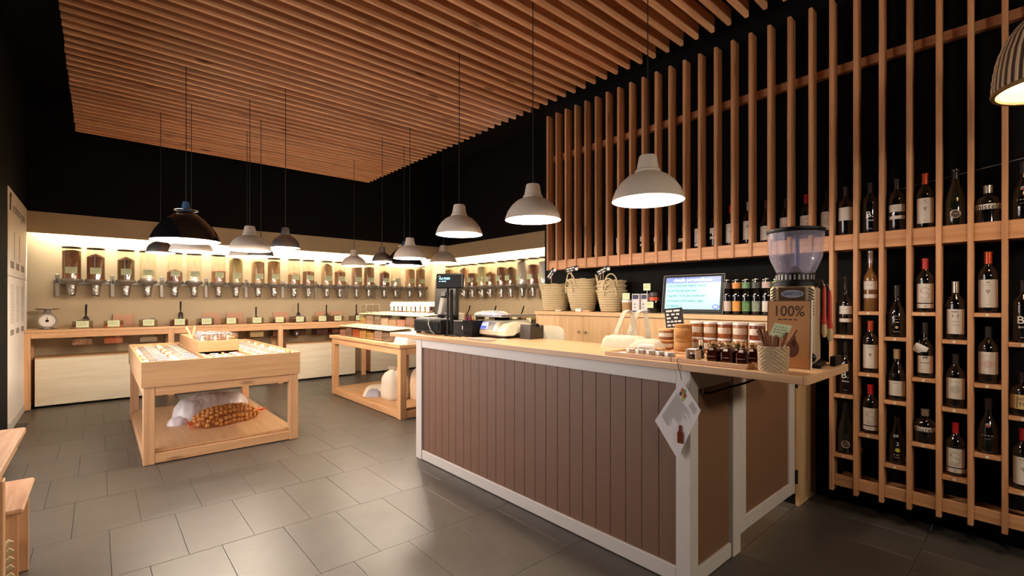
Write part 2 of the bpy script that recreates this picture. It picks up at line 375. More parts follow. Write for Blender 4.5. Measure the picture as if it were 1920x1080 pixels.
# ------------------------------------------------------------------ wine rack on the right wall
rack = thing('wine_rack', 'floor to ceiling rack of upright pine laths with short shelves on dark wall', 'wine rack', (3.53, 1.8, 0))
PY = [3.461 - .1275*i for i in range(20)] + [.921 - .1283*i for i in range(9)]
PX0, PD, PWD = 3.53, .092, .0115
for i, y in enumerate(PY):
    z0 = 1.672 if i < 20 else .14
    yc = y - PWD
    part(rack, 'post', MB().box(PX0, yc-PWD, z0, PX0+PD, yc+PWD, 3.29, .0025), RK('z'))
part(rack, 'top_rail', MB().box(PX0+PD, -.5, 2.835, PX0+PD+.045, 3.46, 2.89, .002), RK('y'))
for nm, (za, zb), (ya, yb) in (('shelf_beam', (1.675, 1.772), (.92, 3.44)), ('shelf_beam', (1.675, 1.772), (-.2, .90)), ('bottom_beam', (.174, .245), (-.2, .90))):
    part(rack, nm, MB().box(PX0+.012, ya, za, PX0+.034, yb, zb, .002), RK('y'))
    part(rack, 'shelf_board', MB().box(PX0+.034, ya, za+.01 if nm != 'bottom_beam' else .18, 3.795, yb, zb-.002 if nm != 'bottom_beam' else .20), RK('y'))
SHE = [1.137, .759, .380]; SHO = [1.288, .910, .536]
for c in range(8):
    ya = PY[20+c] - 2*PWD; yb = PY[21+c] if c < 8 else -.1
    for z in (SHE if c % 2 == 0 else SHO):
        sh = part(rack, 'shelf', MB().box(PX0+.004, ya-.0005, z-.022, 3.79, yb+.0005, z, .0015), RK('y'))
        ym = (ya+yb)/2
        part(sh, 'number_plate', MB().lathe([(0, 0), (.0072, 0), (.0072, .0015), (0, .0015)], 12, M=Matrix.Translation((PX0+.0045, ym, z-.011)) @ Matrix.Rotation(-PI/2, 4, 'Y')), LABEL)
single('cable', MB().tube([(3.78, .80, 1.99), (3.77, .567, 2.06), (3.77, .3, 2.095), (3.78, .077, 2.13), (3.79, -.2, 2.20)], .003, 6), GREYP, 'thin white cable running up the dark wall behind the rack posts', 'cable')

# ---- bottles
PROF = {
 'bordeaux': ([(0,0),(.93,0),(1,.02),(1,.60),(.97,.65),(.80,.71),(.52,.765),(.38,.81),(.36,.84),(.36,.965),(.41,.97),(.41,1),(0,1)], .0375),
 'burgundy': ([(0,0),(.93,0),(1,.02),(1,.42),(.95,.50),(.78,.60),(.55,.70),(.41,.79),(.36,.85),(.36,.965),(.41,.97),(.41,1),(0,1)], .041),
 'champagne': ([(0,0),(.93,0),(1,.02),(1,.38),(.95,.47),(.75,.60),(.52,.72),(.38,.83),(.36,.90),(.38,.96),(.42,.97),(.42,1),(0,1)], .0435),
 'flute': ([(0,0),(.93,0),(1,.02),(1,.42),(.93,.52),(.72,.64),(.52,.75),(.40,.85),(.38,.96),(.42,.97),(.42,1),(0,1)], .036),
 'slender': ([(0,0),(.93,0),(1,.02),(1,.52),(.95,.57),(.7,.63),(.45,.68),(.36,.73),(.35,.97),(.40,.975),(.40,1),(0,1)], .034),
 'squat': ([(0,0),(.93,0),(1,.02),(1,.52),(.96,.59),(.80,.67),(.55,.73),(.36,.77),(.34,.84),(.34,.98),(0,.98)], .049),
 'brandy': ([(0,0),(.9,0),(1,.03),(1,.30),(.96,.42),(.8,.54),(.55,.63),(.38,.70),(.34,.76),(.34,.96),(.40,.965),(.40,1),(0,1)], .042),
 'beer': ([(0,0),(.92,0),(1,.02),(1,.52),(.95,.58),(.75,.66),(.5,.75),(.44,.80),(.42,.95),(.46,.955),(.46,.975),(0,.975)], .031),
}
def bottle(label, kind, h, glass, caps=None, labels=(), deco=None, loc=(0,0,0), rz=0, group=None, capz=.80, name='wine_bottle', cat='bottle', R=None):
    pr, R0 = PROF[kind]; R = R or R0; t = thing(name, label, cat, (0,0,0), group); ORG[t.name] = (0,0,0)
    part(t, 'glass_body', MB().lathe([(r*R, z*h) for r, z in pr], 20), glass)
    if caps is not None:
        rn = (.36 if kind != 'squat' else .37) * R + .0012
        part(t, 'capsule' if kind not in ('squat', 'beer') else 'cap', MB().lathe([(rn, capz*h), (rn, .968*h), (rn+.0012, .972*h), (rn+.0012, h+.001), (0, h+.0015)], 16), caps)
    for (z0, z1, half, lm) in labels:
        a = half; fr = fcyl(R + .0006); m = MB(); n = 10; vs = []; rr = R + .0006
        for i in range(n+1): x = (-a + 2*a*i/n) * rr; vs += [fr(x, z0*h), fr(x, z1*h)]
        m.add(vs, [(2*i, 2*i+2, 2*i+3, 2*i+1) for i in range(n)], True)
        part(t, 'paper_label', m, lm)
    if deco:
        for k, (m, mt) in enumerate(deco(R + .0012, h)): part(t, 'print', m, mt)
    t.location = loc; t.rotation_euler = (0, 0, rz); return t
def d_B(R, h):
    f = fcyl(R); m = MB(); put_text(m, 'B.', h*.17, f, -.004, h*.36); put_text(m, 'Brisat', h*.05, f, .0, h*.25); scrib(m, f, -.01, .012, h*.08, .002, 2); return [(m, INKW)]
RED = mat('red_capsule', '#b81f24', .35); ORANGE = mat('copper_orange_capsule', '#c04a28', .3, .3); SILV = mat('silver_capsule', '#b9b2a8', .3, .8)
CREAMC = mat('cream_capsule', '#b99b78', .45); BLKC = mat('black_capsule', '#1c1512', .4); WINE = mat('burgundy_capsule', '#4a1512', .4)
INKR = mat('dull_red_ink', '#a03028', .7); INKGR = mat('olive_green_ink', '#5a6428', .7); INKP = mat('purple_ink', '#5a2038', .7); LIME = mat('lime_print', '#b8b83a', .7); TANINK = mat('tan_ink', '#b5977a', .7)
def d_S(R, h):
    f = fcyl(R); m = MB(); rg = random.Random(3)
    cy1, cy2, q = .405*h, .405*h - .030, .0155
    for k in range(44):                                         # an S drawn in little leaf dots
        t = k/43
        if t < .5: a = math.radians(20 + 250*t*2); x, y = 1.25*q*math.cos(a), cy1 + q*math.sin(a)
        else: a = math.radians(90 - 250*(t-.5)*2); x, y = 1.25*q*math.cos(a), cy2 + q*math.sin(a)
        m.disc(f, x + rg.uniform(-.0006, .0006), y, rg.uniform(.0010, .0019), 6)
    scrib(m, f, -.02, .02, .22*h, .0018, 4, 1); scrib(m, f, -.014, .014, .20*h, .0014, 3, 2); m.disc(f, 0, .115*h, .003, 8)
    return [(m, INK)]
def d_vine(title):
    def g(R, h):
        f = fcyl(R); m = MB(); put_text(m, title, .012, f, 0, .50*h); scrib(m, f, -.018, .018, .455*h, .0012, 4, 5)
        for r in range(4):
            for c in range(4-r): m.disc(f, (c-(3-r)/2)*.005, .37*h - r*.0055, .0022, 6)
        m.rect(f, -.027, .205*h, .027, .209*h); scrib(m, f, -.012, .012, .135*h, .0014, 3, 2)
        return [(m, INK)]
    return g
def d_dots(c1, c2):
    def g(R, h):
        f = fcyl(R); a, b = MB(), MB()
        for k, (n, r, s) in enumerate(((1, 0, .003), (8, .0085, .0018), (12, .015, .0024), (18, .0215, .0015))):
            for i in range(n): (a if (i+k) % 2 else b).disc(f, r*math.cos(2*PI*i/n+k*.2), .345*h + r*math.sin(2*PI*i/n+k*.2), s, 6)
        scrib(b, f, -.02, .02, .49*h, .0016, 4, 3); scrib(b, f, -.008, .008, .20*h, .0016, 2, 3)
        return [(a, c1), (b, c2)]
    return g
def d_mist(R, h):
    f = fcyl(R); m = MB(); put_text(m, 'mistela', h*.20, f, 0, .415*h); return [(m, INK)]
def d_lines(R, h):
    f = fcyl(R); m = MB(); scrib(m, f, -.016, .016, .43*h, .003, 2, 7); scrib(m, f, -.018, .018, .375*h, .0012, 5, 8); scrib(m, f, -.012, .014, .34*h, .0012, 4, 9); scrib(m, f, -.01, .01, .245*h, .0012, 3, 9); return [(m, INKG)]
def d_gold(R, h):
    f = fcyl(R); m = MB(); scrib(m, f, -.016, .016, .40*h, .004, 3, 4); scrib(m, f, -.018, .018, .34*h, .003, 4, 2); scrib(m, f, -.012, .014, .28*h, .005, 3, 1); m.disc(f, 0, .19*h, .008, 8); scrib(m, f, -.016, .016, .10*h, .004, 4, 6); return [(m, TANINK)]
def d_seal(R, h):
    f = fcyl(R); m = MB(); m.disc(f, 0, .20*h, .024, 16); b = MB(); b.disc(fcyl(R+.0006), 0, .20*h, .018, 14); scrib(m, fcyl(R+.0012), -.012, .012, .20*h, .003, 3, 1); return [(m, TANINK), (b, mat('dark_seal', '#3a2c22', .6))]
def d_lime(R, h):
    f = fcyl(R); m, b = MB(), MB(); put_text(m, '09', .026, f, -.004, .60*h); put_text(m, '2', .03, f, .004, .44*h); b.disc(f, .004, .31*h, .012, 12); scrib(m, f, -.014, .012, .20*h, .004, 2, 1); scrib(m, f, -.012, .016, .15*h, .002, 3, 2); return [(m, INKW), (b, LIME)]
def d_crest(R, h):
    f = fcyl(R); m, b = MB(), MB(); m.disc(f, 0, .53*h, .011, 12); b.disc(fcyl(R+.0006), 0, .515*h, .006, 8); scrib(m, f, -.026, .024, .33*h, .005, 4, 3); scrib(m, f, -.012, .012, .27*h, .003, 3, 4); return [(m, INKG), (b, INKR)]
def d_purple(R, h):
    f = fcyl(R); m, b = MB(), MB(); m.rect(f, -.013, .385*h, .011, .44*h); scrib(b, f, -.017, .017, .475*h, .004, 3, 2); scrib(b, f, -.016, .018, .31*h, .002, 4, 2); scrib(b, f, -.016, .018, .25*h, .0025, 4, 3); return [(m, INKP), (b, INK)]
def d_bird(R, h):
    f = fcyl(R); m = MB(); m.disc(f, 0, .37*h, .011, 8, .006); m.disc(f, .008, .40*h, .004, 6); m.rect(f, -.012, .34*h, .014, .348*h); scrib(m, f, -.024, .024, .265*h, .005, 5, 4); scrib(m, f, -.02, .02, .15*h, .0015, 4, 4); return [(m, INK)]
def d_script(R, h):
    f = fcyl(R); m = MB(); scrib(m, f, -.018, .016, .335*h, .005, 3, 9); [scrib(m, f, -.022, .022, (.26-.035*k)*h, .0016, 5, k) for k in range(4)]; return [(m, INKG)]
def d_box(R, h):
    f = fcyl(R); m = MB()
    for (a, b, c, d) in ((-.024, .20*h, .024, .215*h), (-.024, .455*h, .024, .47*h), (-.024, .20*h, -.021, .47*h), (.021, .20*h, .024, .47*h)): m.rect(f, a, b, c, d)
    put_text(m, 'TO', .026, f, 0, .285*h); scrib(m, f, -.018, .018, .38*h, .005, 4, 3); scrib(m, f, -.018, .018, .42*h, .004, 5, 4); return [(m, INK)]
def d_blue(R, h):
    f = fcyl(R); m, b = MB(), MB(); m.rect(f, -.036, .47*h, .036, .52*h); b.rect(f, -.036, .37*h, .036, .42*h); return [(m, mat('violet_ink', '#5a5596', .7)), (b, mat('teal_ink', '#4f8a90', .7))]
BX = 3.640; ITEMS = []
LW = 1.15
two = [(.36, .50, LW, LABEL), (.22, .285, LW, LABEL)]; sbl = [(.175, .53, LW, LABEL), (.075, .155, LW, LABEL)]; tallb = [(.09, .545, LW, LABEL)]; wide = [(.17, .56, 1.2, LABEL)]
# (column, shelf height, kind, height, glass, capsule, labels, print, description, tier)
T0 = 1.7705
RB = [
 (0, T0, 'bordeaux', .31, GLASSD, BLKC, [(.30, .57, 1.2, LABEL)], d_blue, 'bottle with violet and teal striped label', 'top tier'),
 (1, T0, 'bordeaux', .31, GLASSD, BLKC, [], d_B, 'black bottle printed with a white letter B', 'top tier'),
 (2, T0, 'bordeaux', .31, GLASSD, BLKC, two, d_lines, 'dark bottle with square label over a narrow strip label', 'top tier'),
 (3, T0, 'bordeaux', .317, GLASSD, ORANGE, tallb, d_vine('Ida'), 'dark bottle with orange capsule and tall cream label', 'top tier'),
 (4, T0, 'champagne', .315, GREENG, BLKC, [], d_seal, 'pear shaped dark sparkling bottle with round seal', 'top tier'),
 (5, T0, 'squat', .20, GLASSD, SILV, [(.35, .49, 1.35, LABEL)], d_mist, 'squat bottle with silver cap and mistela label', 'top tier'),
 (6, T0, 'brandy', .30, GLASSD, BLKC, [], d_crest, 'broad black spirit bottle with grey print', 'top tier'),
 (0, SHE[0], 'slender', .367, GLASSD, BLKC, two, d_lines, 'tall slender dark bottle with square and strip labels', 'second tier'),
 (1, SHO[0], 'slender', .372, GOLDW, SILV, two, d_lines, 'clear bottle of golden wine with two cream labels', 'second tier'),
 (2, SHE[0], 'brandy', .308, GLASSD, BLKC, [], d_gold, 'black bottle with gold printed emblem', 'second tier'),
 (3, SHO[0], 'bordeaux', .308, GLASSD, RED, sbl, d_S, 'bottle with bright red capsule and dotted S label', 'second tier'),
 (4, SHE[0], 'bordeaux', .322, GLASSD, SILV, [(.10, .525, 1.1, LABEL)], d_purple, 'bottle with silver capsule and purple square on label', 'second tier'),
 (5, SHO[0], 'bordeaux', .326, GLASSD, ORANGE, tallb, d_vine('Ida'), 'bottle with copper orange capsule and tall vine label', 'second tier'),
 (6, SHE[0], 'bordeaux', .32, GLASSD, BLKC, [], d_B, 'black bottle with big white B at the right edge', 'second tier'),
 (0, SHE[1], 'slender', .335, GLASSD, BLKC, [], d_B, 'black bottle with white B below the counter end', 'third tier'),
 (1, SHO[1], 'bordeaux', .318, GLASSD, ORANGE, tallb, d_vine('Bolets'), 'bottle with salmon orange capsule and tall label', 'third tier'),
 (2, SHE[1], 'burgundy', .303, GLASSD, CREAMC, [(.10, .39, 1.2, LABEL)], d_script, 'round shouldered bottle with cream capsule', 'third tier'),
 (3, SHO[1], 'slender', .316, GLASSD, BLKC, [(.09, .40, 1.2, LABEL)], d_bird, 'long necked bottle with a white tag round its neck', 'third tier'),
 (4, SHE[1], 'bordeaux', .296, GLASSD, BLKC, wide, d_dots(INKGR, INK), 'dark bottle with ring of green dots on label', 'third tier'),
 (5, SHO[1], 'bordeaux', .303, GLASSD, BLKC, wide, d_dots(INKR, ORANGE), 'dark bottle with ring of red dots on label', 'third tier'),
 (6, SHE[1], 'squat', .222, GLASSD, BLKC, [(.17, .50, 1.35, mat('kraft_label', '#b89a68', .7))], d_box, 'squat bottle with tan label in a black frame', 'third tier'),
 (0, SHE[2], 'champagne', .322, GREENG, BLKC, [], d_seal, 'sparkling wine bottle with round grey seal', 'bottom tier'),
 (1, SHO[2], 'bordeaux', .297, GLASSD, RED, sbl, d_S, 'bottle with red capsule and dotted S label', 'bottom tier'),
 (2, SHE[2], 'flute', .28, GLASSD, None, [], d_lime, 'dark bottle printed with a lime green spot', 'bottom tier'),
 (3, SHO[2], 'squat', .19, GLASSD, SILV, [(.35, .49, 1.35, LABEL)], d_mist, 'squat bottle with pale cap and mistela label', 'bottom tier'),
 (4, SHE[2], 'bordeaux', .292, GLASSD, RED, sbl, d_S, 'bottle with scarlet capsule and dotted S label', 'bottom tier'),
 (5, SHO[2], 'brandy', .292, GLASSD, BLKC, [], d_crest, 'broad black bottle with small red crest', 'bottom tier'),
 (6, SHE[2], 'bordeaux', .31, GLASSD, RED, tallb, d_vine('Bolets'), 'bottle with red capsule and tall Bolets label', 'bottom tier'),
]
for (c, z, kind, h, gl, cap, lb, dc, desc, tier) in RB:
    y = (PY[20+c] - 2*PWD + PY[21+c]) / 2
    rr = 1.06 if kind in ('bordeaux', 'slender', 'flute') else 1.0
    bottle('%s, %s, %s column' % (desc, tier, ORD[c]), kind, h, gl, cap, lb, dc, (BX - .045, y, z), math.atan2(y, 3.6)*.85, 'bottles in the tall right hand rack', R=PROF[kind][1]*rr)
tg = MB(); tg.pillow((3.56, PY[23]-.058, 1.075), .030, .032, .006, 6, 6, 6, M=Matrix.Rotation(.5, 3, 'X') @ Matrix.Rotation(1.15, 3, 'Y'), flat=.6)
tg.tube([(3.575, PY[23]-.05, 1.10), (3.60, PY[23]-.05, 1.125)], .001, 5)
single('paper_tag', tg, WHT, 'white folded paper tag hanging on a bottle neck in the fourth rack column', 'tag')
# the upper row behind the laths over the back cabinet: one bottle per gap
UP = [('label', LABEL, WINE, .30), ('two', LABEL, BLKC, .31), ('narrow', LABEL, ORANGE, .30), ('champ', None, BLKC, .30), ('tilt', LABEL, BLKC, .28), ('dark', None, BLKC, .30), ('label', LABEL, WINE, .31),
      ('champ', None, SILV, .28), ('two', LABEL, BLKC, .31), ('B', None, BLKC, .31), ('dark', None, BLKC, .30), ('mist', LABEL, SILV, .20), ('S', LABEL, RED, .31), ('two', LABEL, BLKC, .31), ('label', LABEL, RED, .315),
      ('round', LABEL, SILV, .32), ('burg', LABEL, WINE, .31), ('dotr', LABEL, BLKC, .30), ('S', LABEL, RED, .31), ('dotg', LABEL, BLKC, .31)]
WORDS = {'label': 'dark bottle with tall cream label', 'two': 'dark bottle with a square and a strip label', 'narrow': 'bottle with orange capsule and narrow cream label', 'champ': 'dark sparkling bottle with round seal',
         'tilt': 'dark bottle with small low pale label', 'dark': 'plain black bottle with gold print', 'B': 'black bottle with white letter B', 'mist': 'squat bottle with mistela label', 'S': 'red capped bottle with dotted S label',
         'round': 'silver capped bottle with round black letter', 'burg': 'round shouldered bottle with low cream label', 'dotr': 'dark bottle with red dotted label', 'dotg': 'dark bottle with green dotted label'}
for i in range(20):
    k, lm, cap, h = UP[i]; y = (PY[i] - 2*PWD + PY[i+1]) / 2 if i < 19 else (PY[19] - 2*PWD + PY[20]) / 2
    kw = dict(kind='bordeaux', labels=[], deco=None)
    if k == 'label': kw.update(labels=tallb, deco=d_vine('Ida'))
    elif k == 'two': kw.update(labels=two, deco=d_lines)
    elif k == 'narrow': kw.update(labels=[(.08, .52, .8, LABEL)])
    elif k == 'champ': kw.update(kind='champagne', deco=d_seal)
    elif k == 'tilt': kw.update(kind='burgundy', labels=[(.10, .40, 1.1, LABEL)])
    elif k == 'dark': kw.update(deco=d_gold)
    elif k == 'B': kw.update(deco=d_B)
    elif k == 'mist': kw.update(kind='squat', labels=[(.35, .49, 1.35, LABEL)], deco=d_mist)
    elif k == 'S': kw.update(labels=sbl, deco=d_S)
    elif k == 'round': kw.update(labels=[(.12, .55, 1.1, LABEL)], deco=lambda R, h: [(put_text(MB(), 'B', .03, fcyl(R), 0, .42*h), INK)])
    elif k == 'burg': kw.update(kind='burgundy', labels=[(.07, .40, 1.2, LABEL)], deco=d_script)
    elif k == 'dotr': kw.update(labels=wide, deco=d_dots(INKR, ORANGE))
    elif k == 'dotg': kw.update(labels=wide, deco=d_dots(INKGR, INK))
    bottle('%s, %s gap of upper lath row' % (WORDS[k], ORD[i]), kw['kind'], h, GLASSD, cap, kw['labels'], kw['deco'], (BX+.01, y - .004, T0), math.atan2(y, 3.6)*.7, 'bottles behind the laths above the back cabinet')

# ------------------------------------------------------------------ sales counter, its gate, worktop and the back cabinet
ct = thing('sales_counter', 'brown boarded sales counter with white painted frame under the long worktop', 'counter', (2.3, 2.35, 0))
part(ct, 'corner_post', MB().box(2.068, 1.091, 0, 2.143, 1.166, 1.025, .003), WHITEP)
part(ct, 'corner_post', MB().box(2.068, 3.517, 0, 2.143, 3.607, 1.025, .003), WHITEP)
part(ct, 'corner_post', MB().box(2.50, 3.53, 0, 2.58, 3.607, 1.025, .003), WHITEP)
part(ct, 'top_rail', MB().box(2.071, 1.166, .957, 2.12, 3.514, 1.025, .002), WHITEP)
part(ct, 'bottom_rail', MB().box(2.071, 1.166, .004, 2.12, 3.514, .082, .003), WHITEP)
y = 1.168; n = 24; bw = (3.515 - 1.168) / n
for k in range(n):
    part(ct, 'board', MB().box(2.084, 1.168 + k*bw + .0007, .080, 2.100, 1.168 + (k+1)*bw - .0007, .96, .0018), BROWN)
part(ct, 'backing', MB().box(2.100, 1.1661, .05, 2.116, 3.5165, .958), BLKM)
part(ct, 'end_top_rail', MB().box(2.143, 1.093, .930, 2.50, 1.125, 1.025, .002), WHITEP)
part(ct, 'end_bottom_rail', MB().box(2.143, 1.093, .004, 2.50, 1.125, .078, .002), WHITEP)
part(ct, 'end_panel', MB().box(2.143, 1.105, .078, 2.50, 1.118, .932), BROWN2)
part(ct, 'end_post', MB().box(2.512, 1.086, 0, 2.600, 1.16, 1.025, .003), WHITEP)
part(ct, 'left_panel', MB().box(2.143, 3.585, .01, 2.50, 3.60, 1.02), BROWN2)
part(ct, 'inner_shelf', MB().box(2.12, 1.165, .45, 2.56, 3.51, .47), PLY('y'))
gt = thing('counter_gate', 'white framed brown gate closing the gap between counter and wooden cabinet', 'gate', (3.0, 1.1, 0))
part(gt, 'stile', MB().box(2.602, 1.088, .092, 2.676, 1.118, 1.02, .003), WHITEP)
part(gt, 'stile', MB().box(3.342, 1.088, .092, 3.438, 1.118, 1.02, .003), WHITEP)
part(gt, 'bottom_rail', MB().box(2.676, 1.090, .092, 3.342, 1.118, .172, .003), WHITEP)
part(gt, 'top_rail', MB().box(2.676, 1.090, .94, 3.342, 1.118, 1.02, .003), WHITEP)
part(gt, 'panel', MB().box(2.676, 1.100, .172, 3.342, 1.110, .94), BROWN2)
for z in (.15, .78):
    h = MB(); h.box(3.436, 1.082, z, 3.458, 1.088, z+.09, .001); h.tube([(3.447, 1.081, z), (3.447, 1.081, z+.09)], .006, 8); part(gt, 'hinge', h, BLK)
single('power_cable', MB().tube([(2.21, 1.10, .905), (2.24, 1.085, .902), (2.33, 1.07, .910), (2.42, 1.05, .918), (2.50, 1.02, .93), (2.56, .98, .955), (2.585, .93, 1.0), (2.59, .92, 1.023)], .006, 8), BLK,
       'black cable looping under the overhanging worktop end', 'cable')
single('cable_clip', MB().box(2.200, 1.098, .900, 2.208, 1.1045, .930, .001), WHT, 'small white clip holding the cable on the counter end panel', 'clip')
tp = thing('worktop', 'long pale wooden worktop lying on the brown counter and overhanging its end', 'worktop', (2.335, 2.3, 1.025))
part(tp, 'plank', MB().box(2.050, .620, 1.025, 2.620, 4.06, 1.058, .002), TOP('y'))
part(tp, 'end_edging', MB().box(2.050, .606, 1.0245, 2.621, .620, 1.0585, .002), TOP('x'))

bc = thing('back_cabinet', 'pale oak cabinet with plain doors along the dark wall behind the counter', 'cabinet', (3.62, 2.3, 0))
part(bc, 'top_board', MB().box(3.445, 1.064, 1.213, 3.798, 3.553, 1.250, .002), OAK('y'))
part(bc, 'side_panel', MB().box(3.457, 1.070, 0, 3.797, 1.092, 1.213, .002), OAK('z'))
part(bc, 'side_panel', MB().box(3.457, 3.521, 0, 3.797, 3.543, 1.213, .002), OAK('z'))
part(bc, 'back_panel', MB().box(3.785, 1.092, .05, 3.797, 3.521, 1.213), BLKM)
part(bc, 'plinth', MB().box(3.475, 1.092, 0, 3.49, 3.521, .07), BLKM)
seams = [1.094, 1.75, 2.328, 2.905, 3.519]
for i in range(4):
    d = part(bc, 'door', MB().box(3.457, seams[i]+.002, .075, 3.475, seams[i+1]-.002, 1.209, .0015), OAK('z'))
    ky = seams[i]+.04 if i % 2 else seams[i+1]-.04
    part(d, 'knob', MB().lathe([(0, 0), (.005, 0), (.005, .012), (.010, .016), (.010, .024), (0, .026)], 10, M=Matrix.Translation((3.457, ky, 1.06)) @ Matrix.Rotation(-PI/2, 4, 'Y')), STEEL)
CT = 1.2505

# ---- straw baskets on the cabinet
STRAW = stripes('palm_straw', '#a5906a', '#cfbd98', 'z', 160, .8, .6); ROPE = stripes('palm_rope', '#a8926a', '#d4c29c', 'z', 90, .8, .5)
def basket(label, loc, rb, rt, h, hd=(0.6, 3.7), rz=0, group='straw baskets on the back cabinet'):
    t = thing('straw_basket', label, 'basket', (0,0,0), group); ORG[t.name] = (0,0,0)
    pr = [(0, .004), (rb*.9, .0)]; n = max(5, int(h/.021))
    for k in range(n):
        f0, f1 = k/n, (k+1)/n; r0 = rb + (rt-rb)*f0**.85; r1 = rb + (rt-rb)*f1**.85
        for q in (.15, .5, .85): pr.append((r0 + (r1-r0)*q + .009*math.sin(PI*q), h*(f0 + (f1-f0)*q)))
    pr += [(rt+.003, h+.004), (rt-.006, h+.003)]
    for q in (1, .75, .5, .25, 0): pr.append((rb*.88 + (rt-rb*.88)*q**.85 - .010, max(.012, h*q - .004)))
    pr.append((0, .012))
    part(t, 'woven_body', MB().lathe(pr, 30), STRAW)
    part(t, 'rim', MB().tube([((rt+.004)*math.cos(2*PI*k/32), (rt+.004)*math.sin(2*PI*k/32), h + .004*math.sin(k*1.7)) for k in range(33)], .010, 7), ROPE)
    for a in hd:
        pts = []
        for k in range(13):
            u = PI*k/12; off = .055*math.cos(u); z = h - .05 + .115*math.sin(u)
            aa = a + off/rt; r = rt + .008 + .012*math.sin(u)
            pts.append((r*math.cos(aa), r*math.sin(aa), z))
        part(t, 'rope_handle', MB().tube(pts, .0065, 7), ROPE)
    t.location = loc; t.rotation_euler = (0, 0, rz); return t
basket('pale straw basket at the left end of the oak cabinet', (3.625, 3.420, CT), .115, .155, .27, (2.5, 5.3))
basket('lower one of the two nested straw baskets in the middle', (3.625, 3.045, CT), .105, .166, .235, (2.9, 6.0))
basket('upper straw basket nested in the middle stack under a black price flag', (3.625, 3.045, CT+.085), .092, .156, .225, (3.0, 5.7))
basket('lowest of the three nested straw baskets beside the tin', (3.625, 2.70, CT), .088, .134, .195, (3.7, .2))
basket('middle of the three nested straw baskets beside the tin', (3.625, 2.70, CT+.05), .080, .131, .192, (3.6, .4))
basket('topmost of the three nested straw baskets beside the tin', (3.625, 2.70, CT+.10), .076, .126, .185, (3.75, 2.3))
FLAGM = mat('chalkboard_black', '#16161c', .6)
def flag(label, loc, rz, tilt):
    t = thing('price_flag', label, 'price sign', (0,0,0), 'black price flags on the baskets'); ORG[t.name] = (0,0,0)
    part(t, 'stick', MB().tube([(0,0,-.12), (0,0,.06)], .0028, 6), PN('z'))
    R = Matrix.Translation((0,0,.075)) @ Matrix.Rotation(tilt, 4, 'X')
    part(t, 'card', MB().box(-.001, -.062, -.024, .001, .062, .024, M=R), FLAGM)
    f0 = fnx(-.0018, 0, 0); f = lambda x, y: R @ Vector(f0(x, y)); m = MB()
    scrib(m, f, -.05, .045, .004, .012, 3, 2); scrib(m, f, -.05, .02, -.016, .009, 2, 5); m.disc(f, .048, -.010, .016, 12)
    part(t, 'print', m, INKW); t.location = loc; t.rotation_euler = (0,0,rz)
flag('black price flag tilted steeply in the leftmost straw basket', (3.50, 3.36, 1.56), .7, -1.0)
flag('black price flag standing in the middle stack of baskets', (3.487, 3.075, 1.59), .7, -.25)
flag('black price flag standing in the right stack of small baskets', (3.50, 2.70, 1.56), .7, -.5)
def card(parent, fr, w, h, seed=0, name='price_card', thick=.0015):
    m = MB(); a, b = fr(-w/2, -h/2), fr(w/2, h/2); 
    n = Vector(fr(1, 0)) - Vector(fr(0, 0)); u = Vector(fr(0, 1)) - Vector(fr(0, 0)); nn = n.cross(u).normalized()
    m.prism([fr(-w/2,-h/2), fr(w/2,-h/2), fr(w/2,h/2), fr(-w/2,h/2)], -nn*thick)
    c = part(parent, name, m, CARDG); p = MB(); off = nn*.0006; f2 = lambda x, y: Vector(fr(x, y)) + off
    for k in range(3): scrib(p, f2, -w*.38, w*.38, h*(.22-.2*k), h*.07, 4, seed+k)
    part(c, 'print', p, INKG); return c
single('paper_scrap', MB().box(3.47, 3.22, CT, 3.50, 3.28, CT+.012, .002), WHT, 'small white sticker lying left of the middle baskets', 'sticker')
single('paper_scrap', MB().box(3.455, 2.93, CT, 3.475, 3.00, CT+.030, .002), WHT, 'white card leaning before the middle baskets', 'sticker')
single('wood_offcut', MB().box(3.46, 2.83, CT, 3.49, 2.925, CT+.012, .002), PN('y'), 'flat pale wooden stick on the cabinet edge between basket stacks', 'stick')
t = thing('salt_pot', 'small kraft pot with green price card right of the baskets', 'pot', (3.55, 2.475, CT))
part(t, 'pot', MB().lathe([(0,0),(.040,0),(.043,.085),(.044,.09),(.038,.09),(0,.088)], 18, (3.55, 2.475, CT)), mat('kraft_board', '#a8845a', .8)); part(t, 'lid', MB().lathe([(.044,.09),(.044,.115),(0,.117)], 18, (3.55, 2.475, CT)), WHT)
card(t, fnx(3.508, 2.455, CT+.145), .075, .055, 3)
INKB = mat('navy_ink', '#24264a', .6); SMALLB = mat('small_box_card', '#c9c4c2', .6)
for i, (yy, hh, w, nm) in enumerate(((2.365, .165, .075, 'left'), (2.28, .165, .062, 'right'))):
    t = thing('printed_box', '%s of the two slim white cartons with navy tops by the kraft pot' % nm, 'box', (3.55, yy, CT))
    part(t, 'carton', MB().box(3.52, yy-w/2, CT, 3.57, yy+w/2, CT+hh, .001), SMALLB)
    m = MB(); f = fnx(3.5192, yy, CT); m.rect(f, -w*.4, hh*.72, w*.4, hh*.95); m.disc(f, -.008, .075, .007); m.disc(f, -.008, .045, .006); m.rect(f, -w*.45, .006, w*.45, .018); part(t, 'print', m, INKB)
t = thing('price_stand', 'pale green price card on a thin white stem behind the cartons', 'price sign', (3.60, 2.30, CT))
part(t, 'stem', MB().tube([(3.60, 2.30, CT), (3.60, 2.30, CT+.21)], .003, 6).lathe([(0,0),(.02,0),(.02,.004),(0,.004)], 10, (3.60, 2.30, CT)), WHT); card(t, fnx(3.594, 2.30, CT+.225), .07, .06, 9)
t = thing('preserve_jar', 'glass jar with dark lid and orange band beside the screen', 'jar', (3.56, 2.205, CT))
